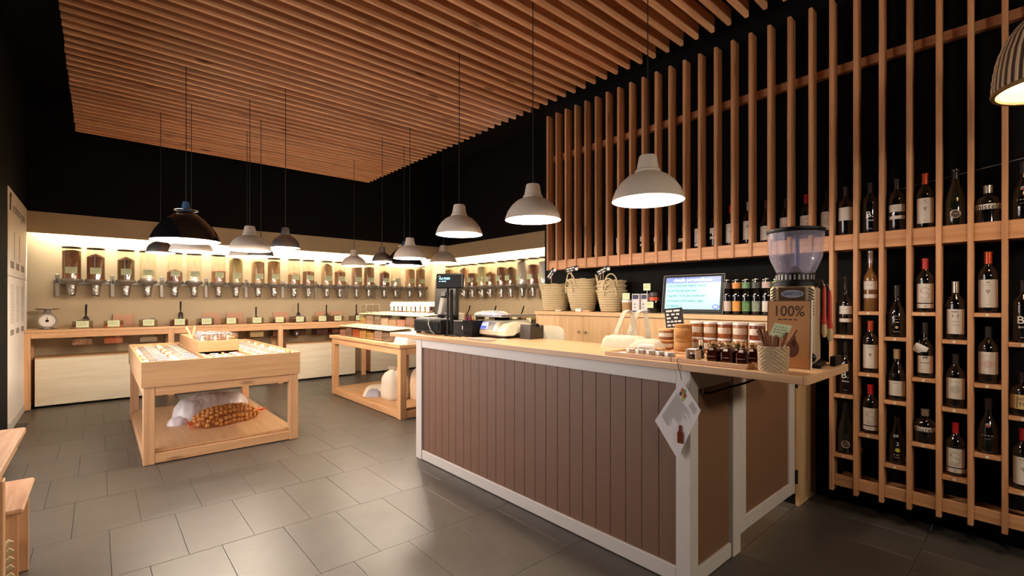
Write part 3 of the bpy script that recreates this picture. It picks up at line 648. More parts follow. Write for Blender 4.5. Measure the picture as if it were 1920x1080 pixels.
part(t, 'glass', MB().lathe([(0,0),(.036,0),(.04,.01),(.04,.125),(.034,.14)], 18, (3.56, 2.205, CT)), GLASSD); part(t, 'lid', MB().lathe([(.038,.14),(.038,.175),(0,.177)], 18, (3.56, 2.205, CT)), mat('plum_lid', '#3a2c30', .4)); part(t, 'band', MB().lathe([(.0412,.105),(.0412,.135)], 18, (3.56, 2.205, CT)), ORANGE)
card(t, fnx(3.515, 2.222, CT+.07), .07, .05, 5)

# ---- advertising screen
s = thing('advertising_screen', 'black framed tablet screen showing a blue customised baskets advert', 'screen', (3.52, 1.84, CT))
tilt = Matrix.Translation((3.515, 1.855, CT+.012)) @ Matrix.Rotation(.10, 4, 'X') @ Matrix.Rotation(.14, 4, 'Y') if False else Matrix.Translation((3.515, 1.855, CT+.006)) @ Matrix.Rotation(.13, 4, 'Y')
part(s, 'housing', MB().box(0, -.252, 0, .022, .252, .305, .008, M=tilt), BLK)
part(s, 'rim', MB().box(-.0012, -.254, -.002, .004, .254, .0, M=tilt).box(-.0012, -.254, .305, .004, .254, .308, M=tilt).box(-.0012, -.255, 0, .004, -.252, .306, M=tilt).box(-.0012, .252, 0, .004, .255, .306, M=tilt), GREYP)
f0 = fnx(-.0016, 0, 0); ff = lambda d: (lambda x, y: tilt @ Vector((-.0016 - d, -x, y)))
SCR = mat('screen_cyan', '#8fdfe4', .3, emit=.52); SCRB = mat('screen_blue', '#5b73c4', .3, emit=.45); SCRT = mat('screen_dark_text', '#123a4c', .4, emit=.02); SCRW = mat('screen_white_text', '#f4f6ff', .4, emit=.6)
part(s, 'display', MB().rect(ff(0), -.228, .032, .228, .288), SCR)
part(s, 'banner', MB().rect(ff(.0005), -.228, .243, .228, .288).disc(ff(.0005), .198, .052, .030, 20, .020), SCRB)
part(s, 'lettering', put_text(MB(), 'cistells personalitzats', .040, ff(.001), 0, .266, sx=.95), SCRW); part(s, 'lettering', put_text(MB(), 'on', .03, ff(.001), .198, .054), SCRW)
for k, tx in enumerate(('tria la mida que vulguis i escull', "els productes que més", "t'agradin. hi ha per a totes les", 'butxaques, amb aquest regal', 'no fallaràs :)')): part(s, 'lettering', put_text(MB(), tx, .0275, ff(.001), -.212, .222 - .041*k, 'LEFT', sx=.98), SCRT)
part(s, 'foot', MB().box(3.52, 1.70, CT, 3.62, 2.00, CT+.008, .002), BLK)

# ---- beers
def beer(label, loc, body, neck, accent, rz=.4, extra=True):
    b = bottle(label, 'beer', .262, GLASSD, mat('crown_cap', '#a39a8c', .35, .8), [(.10, .385, 1.25, body)] + ([(.74, .91, 1.6, neck)] if neck else []), None, (0,0,0), 0, 'beer bottles on the back cabinet', capz=.945, name='beer_bottle')
    if extra:
        f = fcyl(.0316); m = MB(); m.disc(f, 0, .066, .017, 14, .022); scrib(m, fcyl(.0319), -.02, .02, .034, .004, 3, 2); part(b, 'print', m, accent)
    b.location = loc; b.rotation_euler = (0,0,rz)
C_ = mat; LB = [('#c9b6a8', '#2a2018', '#8a7a70', 'beige'), ('#d08a34', '#c07a34', '#e0c070', 'orange'), ('#3c6a34', '#5a7a54', '#d8d6a8', 'green with cream oval'), ('#6f7a66', '#3a3a34', '#b9bda8', 'grey green'), ('#c8beb4', '#b49a94', '#a84038', 'white oval with red'), ('#8fae4a', '#9cbc3a', '#5a7a30', 'lime green')]
for i, (a, b, c, nm) in enumerate(LB):
    beer('dark beer bottle with %s label, %s from the screen' % (nm, ORD[i]), (3.56, 1.585 - .0695*i, CT), mat('beer_label_%s' % nm.split()[0], a, .6), mat('beer_neck_%s' % nm.split()[0], b, .5), mat('beer_print_%s' % nm.split()[0], c, .6))
for i in range(5):
    beer('dark beer bottle standing in the back row, %s from the screen' % ORD[i], (3.70, 1.60 - .075*i, CT), mat('beer_label_back', '#6b5f54', .6), None, INK, extra=False)

# ---- white plastic chair behind the counter
t = thing('plastic_chair', 'white moulded chair with rounded back behind the counter scale', 'chair', (2.98, 2.68, 0))
m = MB(); pts = []
for k in range(13):
    a = PI*k/12; pts.append((2.78, 2.68 - .16*math.copysign(abs(math.cos(a))**.45, math.cos(a)), 1.02 + .13*abs(math.sin(a))**.45))
m.prism([(2.78, 2.84, .82)] + pts[::-1] + [(2.78, 2.52, .82)] if False else [(2.78, 2.52, .85)] + pts + [(2.78, 2.84, .85)], (-.02, 0, 0)); part(t, 'backrest', m, IVORY)
part(t, 'seat', MB().pillow((2.96, 2.68, .66), .19, .19, .02, 8, 8, 6, flat=.8), IVORY)
for sx in (-1, 1):
    for sy2 in (-1, 1): part(t, 'leg', MB().tube([(2.96+.14*sx, 2.68+.14*sy2, .655), (2.96+.19*sx, 2.68+.19*sy2, 0)], .014, 8), STEEL)
for sy2 in (-1, 1): part(t, 'back_support', MB().tube([(2.80, 2.68+.10*sy2, .65), (2.775, 2.68+.10*sy2, .90)], .012, 8), STEEL)

# ------------------------------------------------------------------ things on the worktop
WT = 1.0585
t = thing('cash_drawer', 'low black cash drawer under the till screen at the left worktop end', 'cash drawer', (2.40, 3.70, WT))
part(t, 'case', MB().box(2.235, 3.475, WT+.012, 2.56, 3.935, WT+.125, .006), BLK); part(t, 'front_flap', MB().box(2.228, 3.50, WT+.03, 2.236, 3.91, WT+.105, .003), BLKM)
for yy in (3.51, 3.90): part(t, 'foot', MB().box(2.25, yy-.02, WT, 2.28, yy+.02, WT+.012).box(2.51, yy-.02, WT, 2.54, yy+.02, WT+.012), BLKM)
part(t, 'top_tray', MB().box(2.25, 3.60, WT+.125, 2.42, 3.92, WT+.14, .003), GREYP)
part(t, 'cord', MB().tube([(2.245, 3.66, WT+.143), (2.225, 3.65, WT+.14), (2.21, 3.64, WT+.09), (2.215, 3.60, WT+.03), (2.222, 3.555, WT+.006)], .0055, 8), GREYP)
t = thing('till_screen', 'tall black back of the till screen standing on the cash drawer', 'till screen', (2.47, 3.70, WT+.125))
RM = Matrix.Translation((2.46, 3.785, WT+.165)) @ Matrix.Rotation(-.16, 4, 'Z') @ Matrix.Rotation(.10, 4, 'Y')
m = MB(); m.prism([RM @ Vector(p) for p in ((0, -.27, 0), (0, .215, 0), (0, .262, .352), (0, -.21, .345))], RM.to_3x3() @ Vector((.035, 0, 0))); part(t, 'housing', m, BLK)
part(t, 'vent', MB().prism([RM @ Vector(p) for p in ((-.002, .13, .285), (-.002, .235, .262), (-.002, .235, .269), (-.002, .13, .294))], RM.to_3x3() @ Vector((-.002, 0, 0))), GREYP)
part(t, 'stand', MB().box(2.44, 3.60, WT+.125, 2.52, 3.80, WT+.185, .01), BLK)
t = thing('card_terminal', 'grey card payment terminal leaning in its cradle before the till screen', 'card terminal', (2.33, 3.64, WT+.14))
RT = Matrix.Translation((2.325, 3.625, WT+.145)) @ Matrix.Rotation(.22, 4, 'Y')
part(t, 'body', MB().box(-.018, -.036, .02, .018, .036, .18, .008, M=RT), mat('terminal_grey', '#5c5852', .45)); part(t, 'screen_hood', MB().box(-.012, -.040, .185, .035, .050, .245, .012, M=RT), BLK); part(t, 'cradle', MB().box(-.012, -.03, .0, .025, .03, .03, .004, M=RT), BLKM)
t = thing('customer_display', 'black customer display with small blue text on a thin pole', 'display', (2.215, 3.32, WT))
part(t, 'base', MB().lathe([(0,0),(.034,0),(.034,.006),(.012,.012),(0,.012)], 20, (2.215, 3.335, WT)), BLK); part(t, 'pole', MB().tube([(2.215, 3.335, WT+.01), (2.215, 3.335, WT+.40)], .010, 10), BLK); part(t, 'pole_bracket', MB().box(2.222, 3.285, WT+.03, 2.238, 3.315, WT+.39, .004), BLKM)
RD = Matrix.Translation((2.215, 3.305, WT+.462)) @ Matrix.Rotation(.55, 4, 'Z') @ Matrix.Rotation(.08, 4, 'Y')
part(t, 'housing', MB().box(-.018, -.122, -.062, .025, .122, .062, .008, M=RD), BLK); part(t, 'window', MB().box(-.020, -.106, -.040, -.018, .100, .046, M=RD), mat('display_window', '#080605', .25, spec=.15))
DSP = mat('display_cyan', '#8fd8f0', .4, emit=1.6); fd = lambda x, y: RD @ Vector((-.0215, -x, y))
part(t, 'lettering', put_text(MB(), 'PLA PAGA', .026, fd, -.088, .018, 'LEFT', sx=.85), DSP); part(t, 'print', scrib(MB(), fd, -.088, -.02, -.008, .006, 3, 1), DSP); part(t, 'logo', MB().tube([fd(-.098, .034), fd(-.092, .041), fd(-.082, .040), fd(-.074, .033)], .0025, 5), GREYP)
t = thing('receipt_printer', 'black receipt printer behind the display pole', 'printer', (2.36, 3.27, WT))
part(t, 'case', MB().box(2.30, 3.215, WT, 2.46, 3.385, WT+.118, .008), BLK); part(t, 'paper_cover', MB().box(2.302, 3.22, WT+.118, 2.42, 3.38, WT+.128, .003), GREYP); part(t, 'status_switch', MB().box(2.2985, 3.235, WT+.055, 2.30, 3.245, WT+.085), WHT)
t = thing('pen_box', 'open black box of pens between printer and scale', 'pen box', (2.36, 3.12, WT))
m = MB(); x0, x1, ya, yb, z1 = 2.27, 2.42, 3.06, 3.20, WT+.135
m.prism([(x0+.01, ya+.02, WT), (x1, ya+.02, WT), (x1, yb-.01, WT), (x0+.01, yb-.01, WT)], (0,0,.004))
for q in (((x0+.01, ya+.02), (x0+.01, yb-.01), (x0, yb), (x0, ya)), ((x1, ya+.02), (x0+.01, ya+.02), (x0, ya), (x1+.01, ya)), ((x1, yb-.01), (x1, ya+.02), (x1+.01, ya), (x1+.01, yb)), ((x0+.01, yb-.01), (x1, yb-.01), (x1+.01, yb), (x0, yb))):
    (a, b, c, d) = q; m.add([(a[0],a[1],WT),(b[0],b[1],WT),(c[0],c[1],z1),(d[0],d[1],z1)], [(0,1,2,3),(3,2,1,0)])
part(t, 'box', m, BLK)
for i, (yy, xx, cc, hh) in enumerate(((3.18, 2.30, '#b8302c', .17), (3.165, 2.33, '#b8302c', .175), (3.15, 2.31, '#2a3a8a', .165), (3.11, 2.32, '#c04a40', .165), (3.10, 2.35, '#1a1a1a', .18), (3.085, 2.33, '#d8c060', .16))):
    single('pen', MB().tube([(xx, yy, WT+.006), (xx-.01, yy+random.uniform(-.012,.012), WT+hh)], .0042, 6), mat('pen_%d' % i, cc, .4), ('%s pen sticking out of the black box, %s from the left' % (('red','red','blue','coral','black','yellow')[i], ORD[i])), 'pen', (xx, yy, WT+.006), 'pens in the black box')
single('cable_tangle', MB().tube([(2.20, 3.30, WT+.005), (2.19, 3.24, WT+.006), (2.23, 3.19, WT+.006), (2.20, 3.13, WT+.006), (2.24, 3.20, WT+.017), (2.18, 3.22, WT+.017), (2.25, 3.10, WT+.006)], .005, 7), BLK, 'black cable coiled on the worktop before the printer', 'cable')
# scale
t = thing('counter_scale', 'ivory shop scale with blue display and steel weighing plate', 'scale', (2.5, 3.0, WT))
prf = [(2.355, WT+.025), (2.35, WT+.058), (2.385, WT+.128), (2.40, WT+.138), (2.70, WT+.138), (2.74, WT+.10), (2.74, WT+.025)]
part(t, 'body', MB().prism([(a, 2.86, b) for a, b in prf], (0, .30, 0)), IVORY)
part(t, 'printer_arm', MB().prism([(2.36, WT+.022), (2.36, WT+.058), (2.40, WT+.12), (2.50, WT+.135), (2.60, WT+.12), (2.68, WT+.08), (2.68, WT+.05), (2.55, WT+.06), (2.45, WT+.035)] and [(2.36, 2.86, WT+.022), (2.36, 2.86, WT+.058), (2.41, 2.86, WT+.115), (2.50, 2.86, WT+.132), (2.60, 2.86, WT+.118), (2.66, 2.86, WT+.085), (2.64, 2.86, WT+.07), (2.52, 2.86, WT+.055), (2.45, 2.86, WT+.022)], (0, -.10, 0)), IVORY)
part(t, 'underside', MB().box(2.375, 2.80, WT+.008, 2.66, 3.14, WT+.027, .004), mat('brown_plastic', '#4a3c2c', .5))
for xx in (2.40, 2.62):
    for yy in (2.82, 3.12): part(t, 'foot', MB().lathe([(0,0),(.014,0),(.014,.009),(0,.009)], 10, (xx, yy, WT)), BLKM)
part(t, 'fascia', MB().prism([(2.3528, 2.90, WT+.062), (2.3528, 3.15, WT+.062), (2.3838, 3.15, WT+.124), (2.3838, 2.90, WT+.124)], (-.002, 0, .001)), GREYP)
d = part(t, 'display', MB().prism([(2.352, 2.98, WT+.068), (2.352, 3.06, WT+.068), (2.379, 3.06, WT+.122), (2.379, 2.98, WT+.122)], (-.0035, 0, .002)), mat('scale_lcd', '#c3ccf5', .3, emit=.4)); part(d, 'digits', MB().prism([(2.3495, 2.985, WT+.070), (2.3495, 3.055, WT+.070), (2.361, 3.055, WT+.093), (2.361, 2.985, WT+.093)], (-.003, 0, .0015)), mat('scale_lcd_blue', '#4a5ae0', .3, emit=.5))
part(t, 'plate_post', MB().box(2.50, 2.96, WT+.138, 2.58, 3.06, WT+.165), BLKM); part(t, 'weighing_plate', MB().box(2.36, 2.80, WT+.165, 2.74, 3.17, WT+.180, .004), STEEL); part(t, 'side_bracket', MB().box(2.50, 2.752, WT+.028, 2.545, 2.76, WT+.05, .002), STEEL)
t = thing('bag_pile', 'pile of thin clear plastic bags lying on the scale plate', 'bags', (2.46, 3.05, WT+.18))
part(t, 'bags', MB().pillow((2.47, 3.06, WT+.1802), .11, .13, .030, 14, 14, 4, .006, seed=4), mat('cloudy_plastic', '#b8ae9a', .25, spec=.7)); part(t, 'bag_folds', MB().pillow((2.42, 2.99, WT+.1803), .07, .12, .028, 10, 10, 4, .004, seed=8), mat('bag_blue_print', '#9a9aa8', .25, spec=.7))
t = thing('till_roll_box', 'small black ribbed box beside the scale arm', 'box', (2.53, 2.66, WT)); part(t, 'case', MB().prism([(2.47, 2.60, WT), (2.62, 2.60, WT), (2.62, 2.60, WT+.105), (2.585, 2.60, WT+.085), (2.48, 2.60, WT+.112)], (0, .115, 0)), mat('brown_black_plastic', '#2c2418', .5)); part(t, 'roller', MB().lathe([(0,0),(.016,0),(.016,.06),(0,.06)], 12, M=Matrix.Translation((2.585, 2.63, WT+.102)) @ Matrix.Rotation(-PI/2, 4, 'X')), BLK)
single('paper_pad', MB().box(2.112, 2.67, WT, 2.195, 2.935, WT+.012, .001), mat('pad_paper', '#a89a90', .7), 'flat grey notepad on the worktop in front of the scale', 'notepad')
single('paper_slip', MB().box(2.33, 2.74, WT, 2.37, 2.80, WT+.002), WHT, 'white paper slip on the worktop by the black box', 'paper')

# trays with tins and jars
def tray(label, x0, x1, y0, y1):
    t = thing('wooden_tray', label, 'tray', ((x0+x1)/2, (y0+y1)/2, WT))
    part(t, 'base', MB().box(x0, y0, WT, x1, y1, WT+.008, .001), TOP('y'))
    part(t, 'rim', MB().box(x0, y0, WT+.006, x0+.012, y1, WT+.020, .001), TOP('y')); part(t, 'rim', MB().box(x1-.012, y0, WT+.006, x1, y1, WT+.020, .001), TOP('y'))
    part(t, 'rim', MB().box(x0+.012, y0, WT+.006, x1-.012, y0+.012, WT+.020, .001), TOP('x')); part(t, 'rim', MB().box(x0+.012, y1-.012, WT+.006, x1-.012, y1, WT+.020, .001), TOP('x'))
tray('left wooden tray holding small tins at the front of the worktop', 2.075, 2.345, 1.196, 1.590)
tray('right wooden tray holding corked brown bottles at the front of the worktop', 2.075, 2.30, .845, 1.192)
TZ = WT + .008
TINL = mat('tin_lid', '#cfc8c0', .3, .5)
for i, (x, yy) in enumerate(((2.145, 1.470), (2.135, 1.405), (2.14, 1.345), (2.128, 1.280), (2.118, 1.225))):
    t = thing('sample_tin', 'small round glass pot with silvery lid on the left tray, %s from the left' % ORD[i], 'pot', (x, yy, TZ), 'small pots along the tray front')
    part(t, 'pot', MB().lathe([(0,0),(.024,0),(.026,.004),(.026,.016)], 18, (x, yy, TZ)), (IVORY, AMBER)[i > 2]); part(t, 'lid', MB().lathe([(.027,.016),(.027,.030),(.025,.032),(0,.032)], 18, (x, yy, TZ)), TINL); part(t, 'paper_band', MB().lathe([(.0266,.003),(.0266,.014)], 14, (x, yy, TZ), a0=2.4, a1=4.4), LABEL)
single('leaflet', MB().box(2.14, 1.49, TZ, 2.20, 1.565, TZ+.004, .001), mat('leaflet_paper', '#c9c2bc', .5), 'stack of grey leaflets at the left end of the left tray', 'leaflet')
t = thing('wrapped_soap', 'white paper wrapped soap bar with black lettering standing on the left tray', 'soap', (2.23, 1.44, TZ)); part(t, 'wrapper', MB().pillow((2.235, 1.43, TZ+.001), .03, .055, .052, 10, 10, 5, .001, seed=5), LABEL)
m = MB(); put_text(m, 'ESSENCIA', .016, fnx(2.204, 1.43, TZ+.030), 0, 0); part(t, 'lettering', m, INK)
single('soap_bar', MB().pillow((2.25, 1.53, TZ), .024, .035, .026, 8, 8, 6, seed=2), mat('olive_soap', '#7a6a48', .5), 'olive brown soap bar left of the wrapped soap', 'soap')
single('soap_bar', MB().box(2.235, 1.34, TZ, 2.275, 1.385, TZ+.032, .004), mat('honey_soap', '#a8743c', .5), 'honey coloured soap block right of the wrapped soap', 'soap')
# tote bag
TOTE = stripes('cotton_canvas', '#a89d8a', '#c2b8a4', 'z', 60, .85, .3)
t = thing('tote_bag', 'cream cotton tote bag slumped on the worktop with raised straps', 'bag', (2.50, 1.75, WT))
part(t, 'body', MB().pillow((2.50, 1.755, WT), .075, .150, .075, 16, 20, 7, .006, seed=12), TOTE)
part(t, 'folded_flap', MB().pillow((2.48, 1.58, WT), .06, .10, .062, 10, 12, 4, .007, seed=3), TOTE)
def strap(pts, w=.016):
    m = MB(); vs = []
    for (x, y, z) in pts: vs += [(x, y-w, z), (x+.004, y-w, z), (x+.004, y+w, z), (x, y+w, z)]
    fs = []
    for i in range(len(pts)-1):
        for k in range(4): fs.append((4*i+k, 4*i+(k+1)%4, 4*i+4+(k+1)%4, 4*i+4+k))
    fs += [(3,2,1,0), (4*len(pts)-4, 4*len(pts)-3, 4*len(pts)-2, 4*len(pts)-1)]; return m.add(vs, fs)
for dx, off in ((-.03, .02), (.02, -.045)):
    part(t, 'strap', strap([(2.50+dx, 1.80+off, WT+.03), (2.505+dx, 1.785+off, WT+.10), (2.52+dx, 1.765+off, WT+.17), (2.53+dx, 1.742+off, WT+.225), (2.54+dx, 1.722+off, WT+.236), (2.55+dx, 1.70+off, WT+.215), (2.56+dx, 1.69+off, WT+.12), (2.56+dx, 1.68+off, WT+.04)]), TOTE)
single('folded_cloth', MB().pillow((2.50, 1.60, WT+.001), .06, .09, .05, 10, 10, 2.5, .004, seed=6) and MB().pillow((2.40, 1.60, WT), .035, .05, .045, 8, 8, 3, .003, seed=6), TOTE, 'crumpled pale cloth beside the tote bag', 'cloth')
# stacks of jars
CLAY = mat('terracotta_paste', '#8e5a38', .5, var=.1); CORK = mat('cork_bark', '#a0703c', .8, var=.35, scale=40, bump=.5)
def pot(label, x, yy, z, r, h, body, lidm, lab=True, group=None, name='preserve_pot'):
    t = thing(name, label, 'pot', (0,0,0), group); ORG[t.name] = (0,0,0)
    part(t, 'pot', MB().lathe([(0,0),(r*.94,0),(r,.005),(r,h*.86),(r*.95,h*.88)], 20), body)
    part(t, 'lid', MB().lathe([(r*1.03,h*.86),(r*1.03,h-.002),(r*.99,h),(0,h)], 20), lidm)
    if lab:
        part(t, 'paper_label', MB().lathe([(r*1.012,h*.30),(r*1.012,h*.66)], 14, a0=PI-1.25, a1=PI+1.25), LABEL)
        m = MB(); f = fcyl(r*1.02); scrib(m, f, -r*.7, r*.6, h*.54, h*.035, 3, 3); scrib(m, f, -r*.8, r*.8, h*.44, h*.022, 5, 4); scrib(m, f, -r*.8, r*.7, h*.37, h*.022, 5, 6); part(t, 'print', m, INKG)
    t.location = (x, yy, z); t.rotation_euler = (0,0,math.atan2(yy, x)*.9); return t
CORKL = mat('pale_cork_lid', '#c79a66', .7)
pot('lower labelled brown pot of the pair left of the cork cylinders', 2.56, 1.505, WT, .043, .062, CLAY, CORKL)
pot('upper labelled brown pot of the pair left of the cork cylinders', 2.56, 1.505, WT+.0625, .043, .062, CLAY, CORKL)
for i, nm in enumerate(('lower', 'upper')):
    t = thing('cork_cylinder', '%s of the two stacked cork barrels on the worktop' % nm, 'pot', (2.485, 1.355, WT+.0815*i)); z = WT+.0815*i
    part(t, 'body', MB().lathe([(0,0),(.045,0),(.047,.003),(.047,.060),(.0455,.062),(.0455,.065)], 22, (2.485, 1.355, z)), CORK); part(t, 'lid', MB().lathe([(.047,.065),(.047,.080),(.045,.0815),(0,.0815)], 22, (2.485, 1.355, z)), CORK)
FILL = ['#a8683c', '#9c6a40', '#8a4a20', '#94664a', '#6a2414']
LIDW = mat('white_metal_lid', '#cdc6c4', .35)
for i, yy in enumerate((1.322, 1.243, 1.163, 1.080, .995)):
    for row, nm in ((0, 'lower'), (1, 'upper')):
        pot('white lidded jar of spread in the %s row, %s from the left' % (nm, ORD[i]), 2.585, yy, WT+.089*row, .0375, .0885, mat('spread_%d' % (i if row else (i*2) % 5), FILL[i if row else (i*2) % 5], .35, coat=.5), LIDW, True, 'two rows of stacked jars on the worktop', 'spread_jar')
# chalkboard sign behind the pots
t = thing('chalk_sign', 'small black zigzag edged card with white handwriting behind the cork barrels', 'sign', (2.55, 1.44, WT))
RC = Matrix.Translation((2.545, 1.442, WT+.165)) @ Matrix.Rotation(.35, 4, 'Z') @ Matrix.Rotation(-.10, 4, 'X')
pts = []; nz = 9
for side in range(4):
    for k in range(nz*2):
        u = -1 + 2*k/(nz*2); o = .0025 if k % 2 else 0
        pts.append([(u*.05, -.056-o), (.05+o, u*.056), (-u*.05, .056+o), (-.05-o, -u*.056)][side])
m = MB(); m.prism([RC @ Vector((0, -x, y + .03)) for x, y in pts], RC.to_3x3() @ Vector((.002, 0, 0))); part(t, 'card', m, FLAGM)
m = MB(); f = lambda x, y: RC @ Vector((-.0012, -x, y+.03))
for k in range(5): scrib(m, f, -.042, .042, .036-.021*k, .010, (2,3,2,4,3)[k], k+2)
part(t, 'handwriting', m, INKW); part(t, 'stem', MB().tube([(2.5475, 1.442, WT), (2.5475, 1.442, WT+.14)], .003, 6).lathe([(0,0),(.025,0),(.025,.005),(0,.005)], 10, (2.5475, 1.442, WT)), PN('z'))
# framed mini jar
t = thing('mini_jar', 'tiny honey jar in a white paper frame at the front of the right tray', 'jar', (2.17, 1.135, TZ))
part(t, 'jar', MB().lathe([(0,0),(.016,0),(.018,.004),(.018,.022),(.014,.027)], 16, (2.175, 1.135, TZ)), AMBER); part(t, 'lid', MB().lathe([(.016,.027),(.016,.037),(0,.038)], 16, (2.175, 1.135, TZ)), TINL)
part(t, 'frame', MB().box(2.15, 1.157, TZ, 2.20, 1.161, TZ+.052).box(2.15, 1.107, TZ, 2.20, 1.111, TZ+.052).box(2.15, 1.107, TZ+.048, 2.20, 1.161, TZ+.052), WHT)
t = thing('mini_bottle', 'tiny dark bottle with pale cap behind the framed honey jar', 'bottle', (2.255, 1.135, TZ)); part(t, 'glass_body', MB().lathe([(0,0),(.015,0),(.016,.003),(.016,.045),(.007,.06),(.007,.07)], 14, (2.255, 1.135, TZ)), GLASSD); part(t, 'cap', MB().lathe([(.010,.066),(.010,.09),(0,.091)], 12, (2.255, 1.135, TZ)), IVORY)
t = thing('soap_stack', 'two pale soap bars stacked beside the brown bottles', 'soap', (2.26, 1.07, TZ)); part(t, 'soap', MB().box(2.225, 1.05, TZ, 2.285, 1.10, TZ+.020, .003), IVORY); part(t, 'soap', MB().box(2.228, 1.052, TZ+.0205, 2.285, 1.10, TZ+.040, .003), mat('peach_soap', '#c9a070', .5))
KR = mat('kraft_string', '#b08a5c', .8)
def brown_bottle(label, x, yy, rz, seed):
    t = thing('corked_bottle', label, 'bottle', (0,0,0), 'square brown bottles on the right tray'); ORG[t.name] = (0,0,0); rg = random.Random(seed)
    m = MB(); m.box(-.024, -.024, 0, .024, .024, .060, .005)
    m.add([(-.022,-.022,.060),(.022,-.022,.060),(.022,.022,.060),(-.022,.022,.060),(-.010,-.010,.074),(.010,-.010,.074),(.010,.010,.074),(-.010,.010,.074)], [(0,1,5,4),(1,2,6,5),(2,3,7,6),(3,0,4,7)], True); m.lathe([(.010,.073),(.010,.084),(.012,.086),(0,.087)], 12)
    part(t, 'glass_body', m, AMBER); part(t, 'cork', MB().lathe([(.0085,.086),(.009,.098),(0,.099)], 10), CORKL)
    m = MB(); m.lathe([(.0115,.074),(.0135,.077),(.0115,.080)], 12)
    for k in range(3):
        a = rg.uniform(0, 6.28); d = Vector((math.cos(a), math.sin(a), 0)); q = Vector((0,0,.078)); m.tube([q + d*.011, q + d*.026 + Vector((0,0,.018)), q + d*.036 + Vector((0,0,.006)), q + d*.026 + Vector((0,0,-.006)), q + d*.012], .0032, 5)
    part(t, 'string_bow', m, KR); m = MB(); scrib(m, fnx(-.0243, 0, 0), -.018, .016, .030, .0018, 4, seed); part(t, 'print', m, INKW)
    m = MB(); m.add([(-.0242,.014,.060),(-.0242,-.006,.060),(-.016,-.004,.070),(-.016,.010,.072)], [(0,1,2,3)]); part(t, 'paper_corner', m, LABEL)
    t.location = (x, yy, TZ); t.rotation_euler = (0,0,rz)
for i, (x, yy, a) in enumerate(((2.135, 1.015, .18), (2.128, .945, .1), (2.128, .880, .2), (2.205, 1.0, .3), (2.20, .93, .05), (2.205, .87, .3), (2.265, .96, .2))):
    brown_bottle('square brown corked bottle, %s' % ('front left of the group', 'front middle of the group', 'front right of the group', 'second row left', 'second row middle', 'second row right beside the woven pot', 'rearmost of the group')[i], x, yy, a, i)
# woven pot of sticks
WOV = stripes('woven_paper', '#94795c', '#cdb592', 'z', 130, .8, .4)
t = thing('woven_pot', 'cylindrical woven pot holding sticks at the worktop corner', 'pot', (2.118, .752, WT))
m = MB(); nr, na = 26, 64; vs = []; fs = []
for i in range(nr+1):
    for k in range(na):
        rr = .054 + (.0026 if (i//2 + k//2) % 2 else -.0010) + .003*i/nr; a = 2*PI*k/na; vs.append((2.118 + rr*math.cos(a), .752 + rr*math.sin(a), WT + .103*i/nr))
for i in range(nr):
    for k in range(na): k2 = (k+1) % na; fs.append((i*na+k, i*na+k2, (i+1)*na+k2, (i+1)*na+k))
m.add(vs, fs); m.lathe([(.058,.103),(.057,.106),(.051,.105),(.050,.006),(0,.005)], 30, (2.118, .752, WT)); part(t, 'weave', m, WOV)
STK = stripes('licorice_root', '#5a3420', '#8a5a38', 'z', 40, .8, .4)
for i in range(14):
    a = i*2.4; r0 = .012 + .022*((i*7) % 5)/5; ax, ay = math.cos(a), math.sin(a); L = .085 + .045*((i*3) % 4)/3
    bx, by = 2.118 + r0*ax, .752 + r0*ay; lean = .10 + .05*(i % 3); ex, ey = bx + ax*lean*.28 - .0, by + ay*lean*.28
    single('root_stick', MB().tube([(bx-ax*.012, by-ay*.012, WT+.009), (bx, by, WT+.07), (ex, ey, WT+.09+L*.75)], [.0045, .0055, .005], 6), STK, 'brown root stick in the woven pot, %s of the bunch' % ORD[i], 'stick', (bx, by, WT+.009), 'root sticks in the woven pot')
t = thing('price_stand', 'pale green price card on a stick among the roots in the woven pot', 'price sign', (2.10, .728, WT+.01)); part(t, 'stem', MB().tube([(2.10, .728, WT+.009), (2.09, .715, WT+.15)], .002, 5), PN('z'))
RG = Matrix.Translation((2.086, .714, WT+.172)) @ Matrix.Rotation(.30, 4, 'Z') @ Matrix.Rotation(.16, 4, 'X'); card(t, lambda x, y: RG @ Vector((0, -x - .25*y, y)), .062, .055, 4)
# 100% sign
t = thing('percent_sign', 'bronze card sign reading 100% leaning behind the woven pot', 'sign', (2.26, .74, WT))
RS = Matrix.Translation((2.268, .747, WT+.001)) @ Matrix.Rotation(-.12+.20, 4, 'Z') @ Matrix.Rotation(.07, 4, 'Y')
part(t, 'board', MB().box(0, -.085, 0, .006, .085, .295, .001, M=RS), mat('bronze_card', '#b88658', .45, spec=.3)); part(t, 'edge_strip', MB().box(-.001, -.0895, 0, .010, -.0855, .295, M=RS), WHT)
part(t, 'border', MB().box(-.0008, -.085, .2925, 0, .085, .2955, M=RS).box(-.0008, -.085, 0, 0, -.0825, .2955, M=RS).box(-.0008, .0825, 0, 0, .085, .2955, M=RS), mat('dark_bronze', '#4a3424', .5))
BRI = mat('brown_print', '#3c1c0e', .6); f = lambda x, y: RS @ Vector((-.0012, -x, y)); m = MB(); put_text(m, '100%', .066, f, 0, .246, sx=.86); part(t, 'lettering', m, BRI)
m = MB(); scrib(m, f, -.042, .042, .208, .005, 4, 6); part(t, 'small_print', m, BRI); m = MB(); m.disc(f, .015, .085, .028, 14, .04); m.disc(f, .02, .12, .010, 8, .03); part(t, 'picture', m, mat('rust_print', '#5a2a16', .6))
part(t, 'back_strut', MB().box(.008, -.012, 0, .060, .012, .004, M=RS).box(.006, -.010, .002, .012, .010, .20, M=RS), BLKM)
